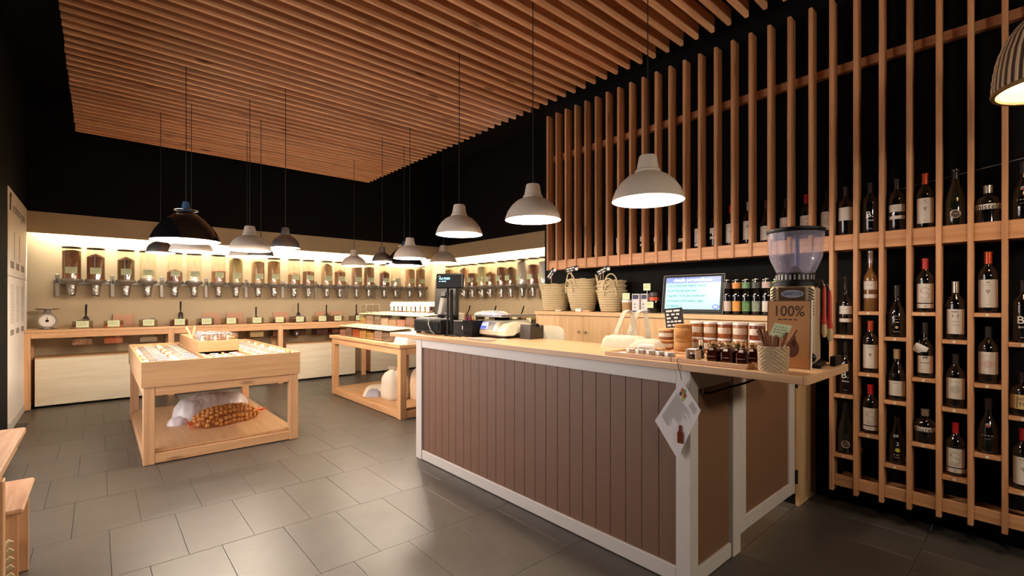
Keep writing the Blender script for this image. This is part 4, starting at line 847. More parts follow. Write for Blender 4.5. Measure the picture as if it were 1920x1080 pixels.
# coffee grinder
GX, GY = 2.432, .768; RGm = Matrix.Translation((GX, GY, WT)) @ Matrix.Rotation(.16, 4, 'Z')
t = thing('coffee_grinder', 'steel coffee grinder with large clear hopper at the worktop end', 'coffee grinder', (GX, GY, WT))
def G(mb_fn, name, m_): part(t, name, mb_fn, m_)
G(MB().box(-.10, -.088, .012, .10, .088, .36, .012, M=RGm), 'body', mat('champagne_steel', '#bfa685', .38, .35))
G(MB().box(-.11, -.11, 0, .11, .11, .014, .003, M=RGm), 'base', BLK)
G(MB().box(-.104, -.054, .20, -.099, .054, .355, .002, M=RGm), 'front_panel', mat('bronze_plate', '#6a543c', .35, .6))
fg = lambda x, y: RGm @ Vector((-.1046, -x, y)); fg2 = lambda x, y: RGm @ Vector((-.1056, -x, y))
pl = part(t, 'name_badge', MB().disc(fg, .003, .325, .044, 24, .017), mat('badge_silver', '#b6b8c4', .3, .4)); part(pl, 'lettering', put_text(MB().disc(lambda x, y: RGm @ Vector((-.1050, -x, y)), .003, .325, .040, 24, .014), '', .02, fg2), mat('badge_blue_grey', '#8890a4', .4)); part(pl, 'lettering', put_text(MB(), 'SANTOS', .019, fg2, .003, .325), INK)
m = MB()
for k in range(9): m.add([RGm @ Vector((-.1004, -.085, .34 - k*.013)), RGm @ Vector((-.1004, -.064, .354 - k*.013)), RGm @ Vector((-.1004, -.064, .348 - k*.013)), RGm @ Vector((-.1004, -.085, .334 - k*.013))], [(0,1,2,3)])
for k in range(9): m.add([RGm @ Vector((-.1004, .084, .34 - k*.013)), RGm @ Vector((-.1004, .062, .354 - k*.013)), RGm @ Vector((-.1004, .062, .348 - k*.013)), RGm @ Vector((-.1004, .084, .334 - k*.013))], [(3,2,1,0)])
G(m, 'vent_slots', INK)
G(MB().lathe([(0,0),(.022,0),(.022,.010),(.014,.018),(0,.018)], 16, M=RGm @ Matrix.Translation((-.10, -.072, .045)) @ Matrix.Rotation(-PI/2, 4, 'Y')), 'dial', BLK)
G(MB().lathe([(0,.36),(.098,.36),(.098,.378),(.080,.384),(.080,.418),(0,.418)], 28, M=RGm), 'collar', BLK)
m = MB()
for k in range(12): a = PI - 1.2 + 2.4*k/11; m.box(-.0825, -.004, .39, -.079, .004, .412, M=RGm @ Matrix.Rotation(a - PI, 4, 'Z'))
G(m, 'grind_scale', GREYP)
G(MB().lathe([(.062,.418),(.078,.424),(.104,.485),(.108,.50),(.116,.612),(.114,.612),(.106,.502),(.102,.488),(.076,.428),(.062,.420)], 36, M=RGm), 'hopper', SMOKE)
G(MB().lathe([(.117,.606),(.120,.610),(.120,.622),(.10,.628),(0,.630)], 36, M=RGm), 'hopper_lid', BLK)
G(MB().lathe([(0,.424),(.030,.424),(.012,.452),(0,.458)], 16, M=RGm), 'inner_cone', BLK)
G(MB().tube([RGm @ Vector((.045, 0, .425)), RGm @ Vector((.045, 0, .606))], .010, 8), 'hopper_bolt', mat('blue_plastic', '#1c2c6a', .4))
single('grinder_tray', MB().box(2.47, .618, WT, 2.57, .642, WT+.045, .004), BLK, 'shallow black tray beside the grinder foot at the worktop edge', 'tray')
HR = mat('red_handle', '#c23a2a', .35); BRS = mat('pale_bristle', '#c9b08a', .8)
for i, (x, yy, nm, z0) in enumerate(((2.505, .672, 'left', 1.185), (2.525, .655, 'right', 1.165))):
    t = thing('grinder_brush', '%s of two red handled brushes hanging beside the grinder' % nm, 'brush', (x, yy, z0))
    part(t, 'handle', MB().tube([(x, yy, z0+.06), (x, yy, z0+.075), (x, yy, z0+.10), (x, yy, z0+.21), (x, yy, z0+.235)], [.011, .011, .008, .008, .005], 10), HR); part(t, 'bristles', MB().tube([(x, yy, z0+.06), (x, yy, z0+.02), (x, yy, z0)], [.010, .012, .006], 10), BRS)
    part(t, 'hook', MB().tube([(x, yy, z0+.235), (x-.01, yy+.005, z0+.262), (x-.005, yy+.022, z0+.262)], .002, 5), STEEL)
# diamond leaflet hanging from the worktop
t = thing('hanging_leaflet', 'white leaflet hanging cornerwise by a black string from the worktop front', 'leaflet', (2.04, 1.13, .9))
A_, B_, C2, D_ = (2.040, 1.120, .984), (2.030, 1.022, .861), (2.036, 1.139, .612), (2.046, 1.264, .766)
part(t, 'paper', MB().prism([A_, D_, C2, B_], (-.0012, 0, 0)), mat('leaflet_white', '#cfc6c4', .6))
def fl_(u, v):  # u along the short upper edge, v down the page
    a, b, d = Vector(A_), Vector(B_), Vector(D_); p = a + (b-a)*u + (d-a)*v; return (p.x - .0022, p.y, p.z)
m = MB()
for k in range(26):
    v = .24 + .022*k; rg = random.Random(k); m.poly([fl_(.10, v), fl_(.10, v+.006), fl_(rg.uniform(.5, .9) if k < 16 else rg.uniform(.3, .55), v+.006), fl_(rg.uniform(.5, .9) if k < 16 else .45, v)])
for k in range(4): m.poly([fl_(.62, .06+.03*k), fl_(.62, .068+.03*k), fl_(.92, .068+.03*k), fl_(.92, .06+.03*k)])
part(t, 'print', m, INKG)
for k, (u, v, cc) in enumerate(((.20, .10, '#a8583c'), (.28, .08, '#6a8a3c'), (.30, .15, '#c8902c'), (.22, .17, '#3a2c4a'), (.36, .12, '#8a3c2c'), (.36, .19, '#9aaa3c'))):
    part(t, 'fruit_picture', MB().poly([fl_(u + .055*math.cos(a*PI/5), v + .04*math.sin(a*PI/5)) for a in range(10)]), mat('fruit_ink_%d' % k, cc, .7))
m = MB(); bt = [(-.011,0),(.011,0),(.012,.045),(.006,.06),(.005,.085),(-.005,.085),(-.006,.06),(-.012,.045)]
m.poly([(2.0290, 1.122 - x*1.25, .69 + y) for x, y in bt]); part(t, 'bottle_picture', m, mat('bottle_ink', '#6a3218', .8, spec=.1))
part(t, 'string', MB().tube([(2.072, 1.155, WT+.0212), (2.045, 1.145, WT+.012), (2.040, 1.137, WT-.02), (2.041, 1.128, 1.02), (2.0405, 1.121, .98)], .0016, 5), BLK)

# ------------------------------------------------------------------ long shelf on the back wall with bins, scoops and boxes under it
sh = thing('wall_shelf', 'long pine shelf table on square legs along the tan back wall', 'shelf', (2.4, 8.5, 0))
BIN = [-.154, .159, .536, .898, 1.231, 1.557, 1.918, 2.255, 2.576, 2.952, 3.226, 3.62, 4.0, 4.4]
part(sh, 'front_strip', MB().box(-.68, 8.285, .958, 5.15, 8.375, .992, .003), PN('x')); part(sh, 'back_strip', MB().box(-.68, 8.645, .958, 5.15, 8.785, .992, .003), PN('x'))
ed = [-.68] + [v for b in BIN for v in (b-.112, b+.112)] + [5.15]
for k in range(0, len(ed), 2): part(sh, 'top_board', MB().box(ed[k], 8.376, .960, ed[k+1], 8.644, .992), PN('y'))
LEGX = [-.664, .787, 2.248, 3.675, 5.11]
for i, x in enumerate(LEGX):
    part(sh, 'leg', MB().box(x-.036, 8.29, 0, x+.036, 8.355, .957, .004), PN('z')); part(sh, 'leg', MB().box(x-.036, 8.70, 0, x+.036, 8.77, .957, .004), PN('z'))
    if i < 4: part(sh, 'apron', MB().box(x+.0365, 8.294, .885, LEGX[i+1]-.0365, 8.335, .957, .003), PN('x'))
CONT = [('#c9a184', '#8a5c4a'), ('#d8805c', '#c06a48'), ('#b8a898', '#a09080'), ('#5a2a1a', '#7a3a24'), ('#6a3a22', '#4a2a1a'), ('#c8a070', '#b08858'), ('#d8c498', '#c4a878'), ('#8a4030', '#5a2a20'), ('#3a2018', '#5a3424'), ('#4a2a2a', '#6a4040'), ('#6a3a3a', '#8a5a4a'), ('#9a7a5a', '#7a5a3a'), ('#5a3a2a', '#7a5a3a'), ('#b08a5a', '#8a6a3a')]
for i, x in enumerate(BIN):
    w = .100; z0 = .775 if i not in (3,) else .90; z1 = 1.085
    t = thing('food_bin', 'clear plastic bin let into the back shelf, %s from the left' % ORD[i], 'bin', (x, 8.5, z0), 'clear bins let into the back shelf')
    m = MB(); m.box(x-w, 8.385, z0, x+w, 8.635, z0+.003)
    for a in ((x-w, 8.385, x+w, 8.388), (x-w, 8.632, x+w, 8.635), (x-w, 8.388, x-w+.003, 8.632), (x+w-.003, 8.388, x+w, 8.632)): m.box(a[0], a[1], z0+.003, a[2], a[3], z1)
    part(t, 'tray', m, ACR); zf = (1.02, 1.03, .84, 1.06, 1.01, 1.0, .97, 1.0, 1.03, 1.0, 1.0, 1.0, 1.0, 1.0)[i]
    part(t, 'contents', MB().pillow((x, 8.51, zf), w-.004, .12, .018, 8, 8, 6).box(x-w+.004, 8.39, z0+.004, x+w-.004, 8.63, zf), grain_mat('bin_food_%d' % i, *CONT[i], 90), stuff=True)
    card(t, fny(x, 8.381, 1.048), .125, .086, i)
    if i in (0, 3, 6, 8, 9, 11, 13):
        q = thing('scoop', 'black handled steel scoop standing in the %s bin of the back shelf' % ORD[i], 'scoop', (x+.03, 8.56, zf), 'scoops standing in the shelf bins'); xx = x + (.03 if i != 9 else .14); zz = zf + .018
        part(q, 'handle', MB().tube([(xx, 8.575, zz+.11), (xx, 8.58, zz+.15), (xx+.003, 8.585, zz+.27)], [.008, .011, .012], 8), BLK)
        part(q, 'blade', MB().lathe([(.012,.115), (.03,.09), (.034,.0), (.031,.0), (.028,.088), (.01,.112)], 14, (xx, 8.565, zz), a0=0, a1=PI), STEEL)
    if i in (0, 2, 4, 8, 10):
        single('tongs', MB().tube([(x-.09, 8.40, 1.092), (x-.02, 8.43, 1.110), (x+.09, 8.46, 1.093)], .006, 6).tube([(x-.06, 8.46, 1.092), (x+.0, 8.45, 1.112), (x+.08, 8.42, 1.104)], .005, 6), STEEL, 'steel tongs lying across the %s bin of the back shelf' % ORD[i], 'tongs', (x, 8.43, 1.085), 'tongs on the shelf bins')
    if i in (1, 4, 5, 7, 9, 10):
        single('acrylic_sheet', MB().prism([(x+.0, 8.70, .9925), (x+.24, 8.70, .9925), (x+.24, 8.772, 1.165), (x+.0, 8.772, 1.165)], (0, .006, 0)), mat('pinkish_acrylic_lid', '#b5876a', .4), 'brownish flat bin lid leaning on the wall behind the %s shelf bin' % ORD[i], 'sheet', (x, 8.7, .9925), 'bin lids leaning on the back wall')  # each one is a loose bin lid propped on the wall
# kitchen scale at the far left
t = thing('kitchen_scale', 'round faced steel kitchen scale with flat pan at the left shelf end', 'scale', (-.49, 8.50, .992))
part(t, 'base', MB().lathe([(0,0),(.085,0),(.09,.008),(.07,.02),(0,.024)], 24, (-.49, 8.50, .992)), CHROME)
part(t, 'housing', MB().lathe([(0,-.05),(.085,-.05),(.092,-.04),(.092,.05),(0,.05)], 28, M=Matrix.Translation((-.49, 8.50, 1.10)) @ Matrix.Rotation(PI/2, 4, 'X')), STEELM)
d = part(t, 'dial', MB().lathe([(0,.0),(.076,.0),(.076,.004),(0,.004)], 28, M=Matrix.Translation((-.49, 8.447, 1.10)) @ Matrix.Rotation(PI/2, 4, 'X')), WHT)
m = MB(); f = fny(-.49, 8.4425, 1.10)
for k in range(24): a = 2*PI*k/24; c, s_ = math.cos(a), math.sin(a); m.poly([f(.06*c-.001*s_, .06*s_+.001*c), f(.072*c-.001*s_, .072*s_+.001*c), f(.072*c+.001*s_, .072*s_-.001*c), f(.06*c+.001*s_, .06*s_-.001*c)])
m.disc(f, 0, 0, .018, 10); m.rect(f, -.003, 0, .003, .05); part(d, 'markings', m, INK)
part(t, 'neck', MB().lathe([(.05,0),(.03,.03),(.03,.05)], 16, (-.49, 8.50, 1.19)), STEELM); part(t, 'pan', MB().lathe([(0,0),(.09,.002),(.125,.02),(.122,.022),(.088,.006),(0,.004)], 28, (-.49, 8.50, 1.238)), STEEL)
for i, x in enumerate((-.597, .875, 2.355, 3.845)):
    w = 1.185
    t = thing('storage_box', 'long whitewashed wooden box on castors under the back shelf, %s from the left' % ORD[i], 'box', (x+w/2, 8.5, 0), 'boxes on castors under the shelf')
    part(t, 'front_panel', MB().box(x, 8.370, .028, x+w, 8.388, .622, .002), ASH('x')); part(t, 'side_panel', MB().box(x, 8.388, .028, x+.018, 8.76, .622), PN('z')); part(t, 'side_panel', MB().box(x+w-.018, 8.388, .028, x+w, 8.76, .622), PN('z')); part(t, 'back_panel', MB().box(x+.018, 8.742, .03, x+w-.018, 8.76, .622), PLY('x'))
    part(t, 'lid', MB().box(x-.002, 8.366, .622, x+w+.002, 8.762, .640, .002), PLY('x')); part(t, 'bottom', MB().box(x+.018, 8.388, .034, x+w-.018, 8.742, .048), PLY('x'))
    for xx in (x+.12, x+w-.12):
        for yy in (8.45, 8.70): part(t, 'castor', MB().lathe([(0,-.011),(.0155,-.011),(.0155,.011),(0,.011)], 12, M=Matrix.Translation((xx, yy, .0155)) @ Matrix.Rotation(PI/2, 4, 'Y')).box(xx-.014, yy-.014, .030, xx+.014, yy+.014, .034), GREYP)
# shelf on the right wall
sr = thing('side_shelf', 'pine shelf with food bins along the right tan wall behind the till', 'shelf', (5.4, 6.6, 0))
part(sr, 'top_board', MB().box(5.19, 4.75, .96, 5.665, 8.27, .992, .003), PN('y')); part(sr, 'apron', MB().box(5.20, 4.75, .885, 5.24, 8.26, .957, .002), PN('y'))
for yy in (4.80, 6.2, 7.6): part(sr, 'leg', MB().box(5.195, yy-.035, 0, 5.265, yy+.035, .884, .003), PN('z'))
for i, yy in enumerate((7.5, 7.1, 6.7, 6.3, 5.95, 5.6)):
    t = thing('food_bin', 'clear plastic bin on the side shelf behind the scale, %s from the far corner' % ORD[i], 'bin', (5.42, yy, .992), 'clear bins on the side shelf')
    m = MB(); m.box(5.30, yy-.1, .992, 5.54, yy+.1, .995)
    for a in ((5.30, yy-.1, 5.303, yy+.1), (5.537, yy-.1, 5.54, yy+.1), (5.303, yy-.1, 5.537, yy-.097), (5.303, yy+.097, 5.537, yy+.1)): m.box(a[0], a[1], .995, a[2], a[3], 1.09)
    part(t, 'tray', m, ACR); part(t, 'contents', MB().box(5.305, yy-.095, .9955, 5.535, yy+.095, 1.05), grain_mat('bin_food_%d' % (i+3), *CONT[i+3], 90), stuff=True); card(t, fnx(5.296, yy, 1.045), .11, .07, i)
    if i in (0, 2, 4):
        q = thing('scoop', 'black handled scoop leaning in the %s bin of the side shelf' % ORD[i], 'scoop', (5.42, yy, 1.05), 'scoops in the side shelf bins')
        part(q, 'handle', MB().tube([(5.44, yy, 1.12), (5.45, yy-.03, 1.17), (5.46, yy-.06, 1.27)], [.008, .012, .012], 8), BLK); part(q, 'blade', MB().lathe([(.012,.08),(.03,.06),(.032,.0),(.029,0),(.026,.06),(.01,.076)], 12, (5.44, yy, 1.0505), a0=0, a1=PI), STEEL)

# ------------------------------------------------------------------ gravity dispensers on both walls
DC = [('#7a4a28', '#5a321a'), ('#5a3018', '#7a4a2a'), ('#4a3018', '#6a4a20'), ('#c8b8a0', '#a08868'), ('#5a2c1c', '#7a4030'), ('#d8c8b0', '#c0b094'), ('#8a4a30', '#a86a44'), ('#c08a50', '#b07a40'), ('#8a6038', '#a87c4c'), ('#a87840', '#8a5c30'),
      ('#7a5230', '#93683c'), ('#6a4020', '#8a5a34'), ('#9a6a3c', '#b8864e'), ('#7a4a24', '#94602e'), ('#94704a', '#6a4a2c'), ('#6a4628', '#8a6038'), ('#5a3018', '#74442a'), ('#c0a070', '#a88454'), ('#8a5c34', '#a87448'), ('#94703c', '#7a5a30'), ('#a8804c', '#8a643a'), ('#70481f', '#8e6030'), ('#8c4a2c', '#b07c50'), ('#503014', '#6a4420'), ('#b88848', '#cda462')]
FILLS = [.97, .80, .74, .10, .36, .06, .45, .93, .90, .95, .42, .58, .88, .62, .92, .90, .66, .30, .90, .92, .9, .7, .85, .62, .9, .55, .8, .7, .95, .8, .9]
disp_me = {}
def lite(h, f=1.55):
    c = [int(h[i:i+2], 16) for i in (1, 3, 5)]; a = sum(c)/3; return '#%02x%02x%02x' % tuple(int(min(225, (.68*q + .32*a)*f)) for q in c)
def dispenser(label, loc, rz, k, group):
    t = thing('grain_dispenser', label, 'dispenser', (0,0,0), group); ORG[t.name] = (0,0,0); fl = FILLS[k % len(FILLS)]
    def sharedm(key, fn, mt):
        if key not in disp_me: disp_me[key] = fn().mesh(key, mt)
        return disp_me[key]
    part(t, 'canister', sharedm('canister', lambda: MB().lathe([(.098,.0),(.098,.415),(.095,.415),(.095,0)], 24), CANG), None)
    zz = .015 + .385*fl; mm = grain_mat('grain_%d' % (k % len(DC)), *[lite(q) for q in DC[k % len(DC)]], 110)
    pk = .03 if (k % 3 == 1 or k % 5 == 2) else -.012
    part(t, 'contents', MB().lathe([(0,.002),(.094,.002),(.094,max(.006, zz-.02)),(.05,zz+pk*.4),(0,zz+pk)], 22), mm, stuff=True)
    part(t, 'lid', sharedm('lid', lambda: MB().lathe([(.100,.412),(.101,.424),(.096,.428),(0,.430)], 24), mat('smoky_lid', '#5a5044', .35)), None)
    fu = part(t, 'funnel', sharedm('funnel', lambda: MB().lathe([(.098,.001),(.113,.001),(.116,-.012),(.112,-.028),(.092,-.046),(.066,-.060),(.054,-.072),(0,-.072)], 24), STEELM), None)
    part(fu, 'nozzle', sharedm('nozzle', lambda: MB().lathe([(0,-.072),(.056,-.072),(.060,-.082),(.060,-.094),(.050,-.100),(.048,-.150),(.044,-.196),(.038,-.20),(.038,-.214),(.043,-.220),(.038,-.236),(0,-.236)], 20).box(-.018, -.068, -.175, .022, -.044, -.13, .006).box(-.03, -.074, -.15, -.015, -.05, -.12, .003), STEEL), None)
    cd = part(t, 'price_card', sharedm('dcard', lambda: MB().box(-.058, -.1035, .07, .058, -.1020, .155), CARDG), None); part(cd, 'print', sharedm('dprint', lambda: scrib(scrib(scrib(MB(), fny(0, -.1042, 0), -.042, .04, .132, .007, 3, 1), fny(0, -.1042, 0), -.042, .04, .110, .005, 4, 2), fny(0, -.1042, 0), -.042, .02, .090, .005, 3, 4), INKG), None)
    part(t, 'bracket_arm', sharedm('arm', lambda: MB().box(-.012, .09, -.055, .012, .152, -.02, .002), STEELM), None)
    t.location = loc; t.rotation_euler = (0, 0, rz); return t
rl = thing('dispenser_rail', 'long aluminium wall rail with upright brackets carrying the back wall dispensers', 'rail', (2.3, 8.77, 1.6))
part(rl, 'rail_bar', MB().box(-.45, 8.772, 1.585, 5.30, 8.799, 1.645, .003), STEELM)
for k in range(11):
    x = -.41 + .5628*k; part(rl, 'bracket', MB().box(x-.022, 8.748, 1.41, x+.022, 8.772, 1.715, .004), STEELM)
    b = MB(); b.box(x-.018, 8.64, 1.60, x-.010, 8.748, 1.66, .002); b.box(x+.010, 8.64, 1.60, x+.018, 8.748, 1.66, .002); part(rl, 'bracket_fork', b, STEELM)
WHAT = ['brown grain', 'dark brown grain', 'dark seeds', 'a little pale grain', 'reddish beans', 'almost nothing', 'mixed red beans', 'golden grain', 'brown rice', 'ochre grain', 'brown lentils', 'brown flakes', 'tan lentils', 'brown cereal', 'brown seeds', 'dark grain', 'brown nuts', 'a little pale rice', 'brown grain', 'ochre seeds']
for k in range(20):
    x = -.266 + .5632*(k//2) + (.243 if k % 2 else 0)
    dispenser('clear dispenser with %s, %s from the left on the back wall' % (WHAT[k], ORD[k]), (x, 8.62, 1.650), 0, k, 'grain dispensers on the back wall')
rr_ = thing('dispenser_rail', 'aluminium wall rail carrying the dispensers on the right tan wall', 'rail', (5.65, 6.8, 1.6)); part(rr_, 'rail_bar', MB().box(5.642, 5.0, 1.585, 5.669, 8.5, 1.645, .003), STEELM)
for yy in (7.80, 7.22, 6.68, 6.10, 5.55): part(rr_, 'bracket', MB().box(5.618, yy-.022, 1.41, 5.642, yy+.022, 1.715, .004), STEELM)
for k, yy in enumerate((8.20, 7.94, 7.665, 7.39, 7.075, 6.83, 6.508, 6.25, 5.952, 5.685, 5.42)):
    dispenser('clear grain dispenser on the right wall, %s from the far corner' % ORD[k], (5.49, yy, 1.650), -PI/2, k + 20 if k < 11 else k, 'grain dispensers on the right wall')

# ------------------------------------------------------------------ display table in the middle
t1 = thing('display_table', 'large low pine display table with a boxed top and shelf in the floor middle', 'table', (.88, 5.9, 0))
X0, X1, Y0, Y1 = .275, 1.480, 4.870, 6.96
for x in (X0, X1-.078):
    for yy, dy in ((Y0, .075), (Y1-.075, .075)): part(t1, 'leg', MB().box(x, yy, 0, x+.078, yy+dy, .644, .004), PN('z'))
for yy in (Y0+.004, Y1-.049): part(t1, 'apron', MB().box(X0+.0785, yy, .566, X1-.0785, yy+.045, .644, .003), PN('x')); part(t1, 'low_rail', MB().box(X0+.0785, yy, .006, X1-.0785, yy+.045, .086, .003), PN('x'))
for x in (X0+.004, X1-.049): part(t1, 'apron', MB().box(x, Y0+.0755, .566, x+.045, Y1-.0755, .644, .003), PN('y')); part(t1, 'low_rail', MB().box(x, Y0+.0755, .006, x+.045, Y1-.0755, .086, .003), PN('y'))
part(t1, 'low_shelf', MB().box(X0+.030, Y0+.0755, .090, X1-.030, Y1-.0755, .108, .001).box(X0+.0785, Y0+.035, .090, X1-.0785, Y0+.0755, .108), PLY('y'))
bx0, bx1, by0, by1 = .262, 1.493, 4.852, 6.975
part(t1, 'box_front', MB().box(bx0, by0, .642, bx1, by0+.018, .852, .001), PLY('x')); part(t1, 'box_back', MB().box(bx0, by1-.018, .642, bx1, by1, .852, .001), PLY('x'))
part(t1, 'box_side', MB().box(bx0, by0+.018, .642, bx0+.018, by1-.018, .852, .001), PLY('y')); part(t1, 'box_side', MB().box(bx1-.018, by0+.018, .642, bx1, by1-.018, .852, .001), PLY('y'))
part(t1, 'box_floor', MB().box(bx0+.018, by0+.018, .785, bx1-.018, by1-.018, .797), PLY('y')); part(t1, 'divider', MB().box(.722, by0+.018, .797, .738, by1-.018, .848, .001), PLY('y')); part(t1, 'divider', MB().box(1.088, by0+.018, .797, 1.102, by1-.018, .848, .001), PLY('y'))
PKT = ['#8a7a68', '#c8beb0', '#a89480', '#6a4a38', '#b89a70', '#94827a']
BAGM = film('clear_bag', '#b0a69e', .30, .15)
protos = []
for k, cc in enumerate(PKT):
    t = thing('food_packet', 'packet', 'packet', (0,0,0)); ORG[t.name] = (0,0,0)
    part(t, 'contents', MB().pillow((0, .0, .001), .078, .058, .030, 8, 8, 3, .002, seed=k), grain_mat('packet_food_%d' % k, cc, PKT[(k+2) % 6], 140), stuff=True)
    part(t, 'film', MB().pillow((.012, 0, 0), .108, .068, .038, 10, 8, 3.2, .003, seed=k+9), BAGM)
    lb_ = part(t, 'paper_label', MB().prism([(-.02,-.038,.0385), (.068,-.038,.0385), (.068,.022,.0405), (-.02,.022,.0405)], (0,0,.001)), LABEL)
    m = MB(); ffl = lambda x, y: (x, y, .0412 + .002*(y+.038)/.06); scrib(m, ffl, -.01, .06, .004, .005, 3, k); scrib(m, ffl, -.01, .06, -.012, .004, 4, k+1); scrib(m, ffl, -.01, .05, -.026, .004, 3, k+2); part(lb_, 'print', m, INKG)
    part(t, 'folded_top', MB().pillow((-.10, 0, .006), .032, .060, .038, 8, 8, 2.2, .006, seed=k+3), (mat('kraft_paper', '#a07850', .7), LABEL, mat('cream_film', '#d8c8b0', .4))[k % 3])
    protos.append(t)
SPOT = []
for r in range(12):
    for c in range(2): SPOT.append((.405 + .218*c, 4.965 + .166*r, 'left section, row %s, %s side' % (ORD[r], ('left', 'right')[c])))
for c in range(3): SPOT.append((.845 + .0*c, 0, '')) if False else None
for r in range(4):
    for c in range(2): SPOT.append((.835 + .168*c, 4.955 + .145*r, 'middle section, row %s, %s side' % (ORD[r], ('left', 'right')[c])))
for r in range(12):
    for c in range(2): SPOT.append((1.215 + .17*c, 4.965 + .166*r, 'right section, row %s, %s side' % (ORD[r], ('left', 'right')[c])))
used = set()
for k, (x, yy, w) in enumerate(SPOT):
    i = (k*5 + k//3) % 6; rz = random.uniform(-.12, .12) + (PI if (x > 1.3 and k % 2) else 0)
    lab = 'clear food packet with white label on the display table, ' + w
    o = protos[i] if i not in used else copy_tree(protos[i], (0,0,0)); used.add(i)
    o.location = (x, yy, .7975); o.rotation_euler = (0, random.uniform(-.0, .0), rz); o['label'] = lab; o['group'] = 'clear packets on the display table'
    if x > .8: o.scale = (.74, 1, 1)
t = thing('jar_trough', 'long open birch box standing across the packets on the display table', 'box', (.915, 6.2, .8485))
q = (.738, 1.095, 5.51, 6.90, .8485, .956); qz = q[4]
part(t, 'front_board', MB().box(q[0], q[2], qz, q[1], q[2]+.012, q[5], .001), PLY('x')); part(t, 'back_board', MB().box(q[0], q[3]-.012, qz, q[1], q[3], q[5], .001), PLY('x')); part(t, 'side_board', MB().box(q[0], q[2]+.012, qz, q[0]+.012, q[3]-.012, q[5], .001), PLY('y')); part(t, 'side_board', MB().box(q[1]-.012, q[2]+.012, qz, q[1], q[3]-.012, q[5], .001), PLY('y')); part(t, 'bottom_board', MB().box(q[0]+.012, q[2]+.012, qz, q[1]-.012, q[3]-.012, qz+.008), PLY('y'))
JC = [('#d89050', '#e8d8b8'), ('#b86a50', '#8a4a38'), ('#d8b070', '#a86a3a'), ('#c89a80', '#8a5040'), ('#e0c890', '#c89a58'), ('#a85a3a', '#d8a070')]
for r in range(4):
    for c in range(3):
        x = .805 + .11*c; yy = 5.585 + .13*r; k = (r*3 + c) % 6; z = qz + .0085
        j = thing('clip_jar', 'clip top glass jar in the birch trough, row %s from the front, %s' % (ORD[r], ('left', 'middle', 'right')[c]), 'jar', (x, yy, z), 'clip top jars in the trough')
        part(j, 'glass', MB().lathe([(0,.001),(.045,.001),(.05,.008),(.05,.125),(.042,.145),(.042,.152),(.040,.152),(.040,.145),(.047,.124),(.047,.01),(0,.006)], 18, (x, yy, z)), JARG)
        part(j, 'contents', MB().lathe([(0,.007),(.046,.010),(.046,.085+.02*(k % 3)),(0,.095+.02*(k % 3))], 16, (x, yy, z)), grain_mat('jar_food_%d' % k, *JC[k], 80), stuff=True)
        part(j, 'lid', MB().lathe([(.044,.153),(.044,.160),(.030,.168),(0,.169)], 18, (x, yy, z)), JARG); part(j, 'wire_clip', MB().tube([(x-.046, yy-.01, z+.12), (x-.052, yy-.012, z+.15), (x-.02, yy-.03, z+.172), (x+.02, yy-.03, z+.172), (x+.052, yy-.012, z+.15), (x+.046, yy-.01, z+.12)], .0022, 5).lathe([(.0435,.150),(.046,.152),(.0435,.155)], 18, (x, yy, z)), CHROME)
for i, (x, yy, a) in enumerate(((.775, 6.15, -.3), (.80, 6.40, .15))): single('wooden_scoop', MB().tube([(x, yy, qz+.012), (x+a*.1, yy+.01, qz+.16), (x+a*.2, yy+.02, qz+.22)], [.016, .010, .013], 8), PN('z'), 'pale wooden scoop handle rising behind the clip jars, %s one' % ('left', 'right')[i], 'scoop', (x, yy, qz+.0085))
# net sack of small round nuts and a clear bag on the low shelf
NM = Matrix.Translation((.985, 5.60, .110)) @ Matrix.Rotation(.36, 4, 'Z')
t = thing('net_sack', 'orange net sack full of round brown nuts on the low shelf', 'sack', (.985, 5.60, .1085)); ORG[t.name] = (.985, 5.60, .1085)
nut_me = MB().lathe([(0,-.0225),(.012,-.0195),(.021,-.008),(.022,.004),(.015,.017),(.006,.022),(0,.0225)], 8).mesh('nut', mat('walnut_shell', '#b87c3a', .6, var=.3, scale=30))
rg = random.Random(5); cnt = 0
for i in range(-7, 8):
    for j in range(-4, 5):
        for kx in (0,):
            u, v = (i + (.5 if j % 2 else 0))*.0425, j*.037
            e = 1 - (abs(u)/.325)**2.6 - (abs(v)/.165)**2.4
            if e <= .02: continue
            zz = .155 * e**.5
            for L in (0, 1):
                z = max(.024, zz - .045*L)
                if L == 1 and (e > .55 or z > zz - .03): continue
                p = NM @ Vector((u + rg.uniform(-.006,.006), v + rg.uniform(-.006,.006), z + rg.uniform(-.004,.004)))
                o = part(t, 'nut', nut_me, None); o.location = (p.x-.985, p.y-5.60, p.z-.1085); o.rotation_euler = (rg.uniform(0,6), rg.uniform(0,6), 0); cnt += 1
part(t, 'net', MB().pillow((.985, 5.60, .1088), .335, .172, .172, 16, 12, 2.6, .002, M=Matrix.Rotation(.36, 3, 'Z'), flat=.0), film('orange_net', '#d8743a', .22, .6))
NETO = mat('orange_net_tie', '#d85a2c', .6)
m = MB(); e1 = NM @ Vector((.33, 0, .05)); d1 = (NM.to_3x3() @ Vector((1, 0, 0))).normalized(); sd = Vector((-d1.y, d1.x, 0))
for k in range(9): a = -1 + 2*k/8; m.tube([e1 - d1*.03, e1 + d1*.02, e1 + d1*(.08+.03*math.cos(k*2)) + sd*a*.06 + Vector((0,0,.03*math.sin(k*3) + .0))], [.012, .006, .004], 5)
part(t, 'net_tuft', m, NETO); m = MB(); e2 = NM @ Vector((-.325, 0, .045))
for k in range(5): m.tube([e2 + d1*.03, e2 - d1*.005, e2 - d1*.035 + sd*(-.04+.02*k) + Vector((0,0,-.02+.018*k))], [.010, .007, .004], 5)
part(t, 'net_knot', m, NETO)
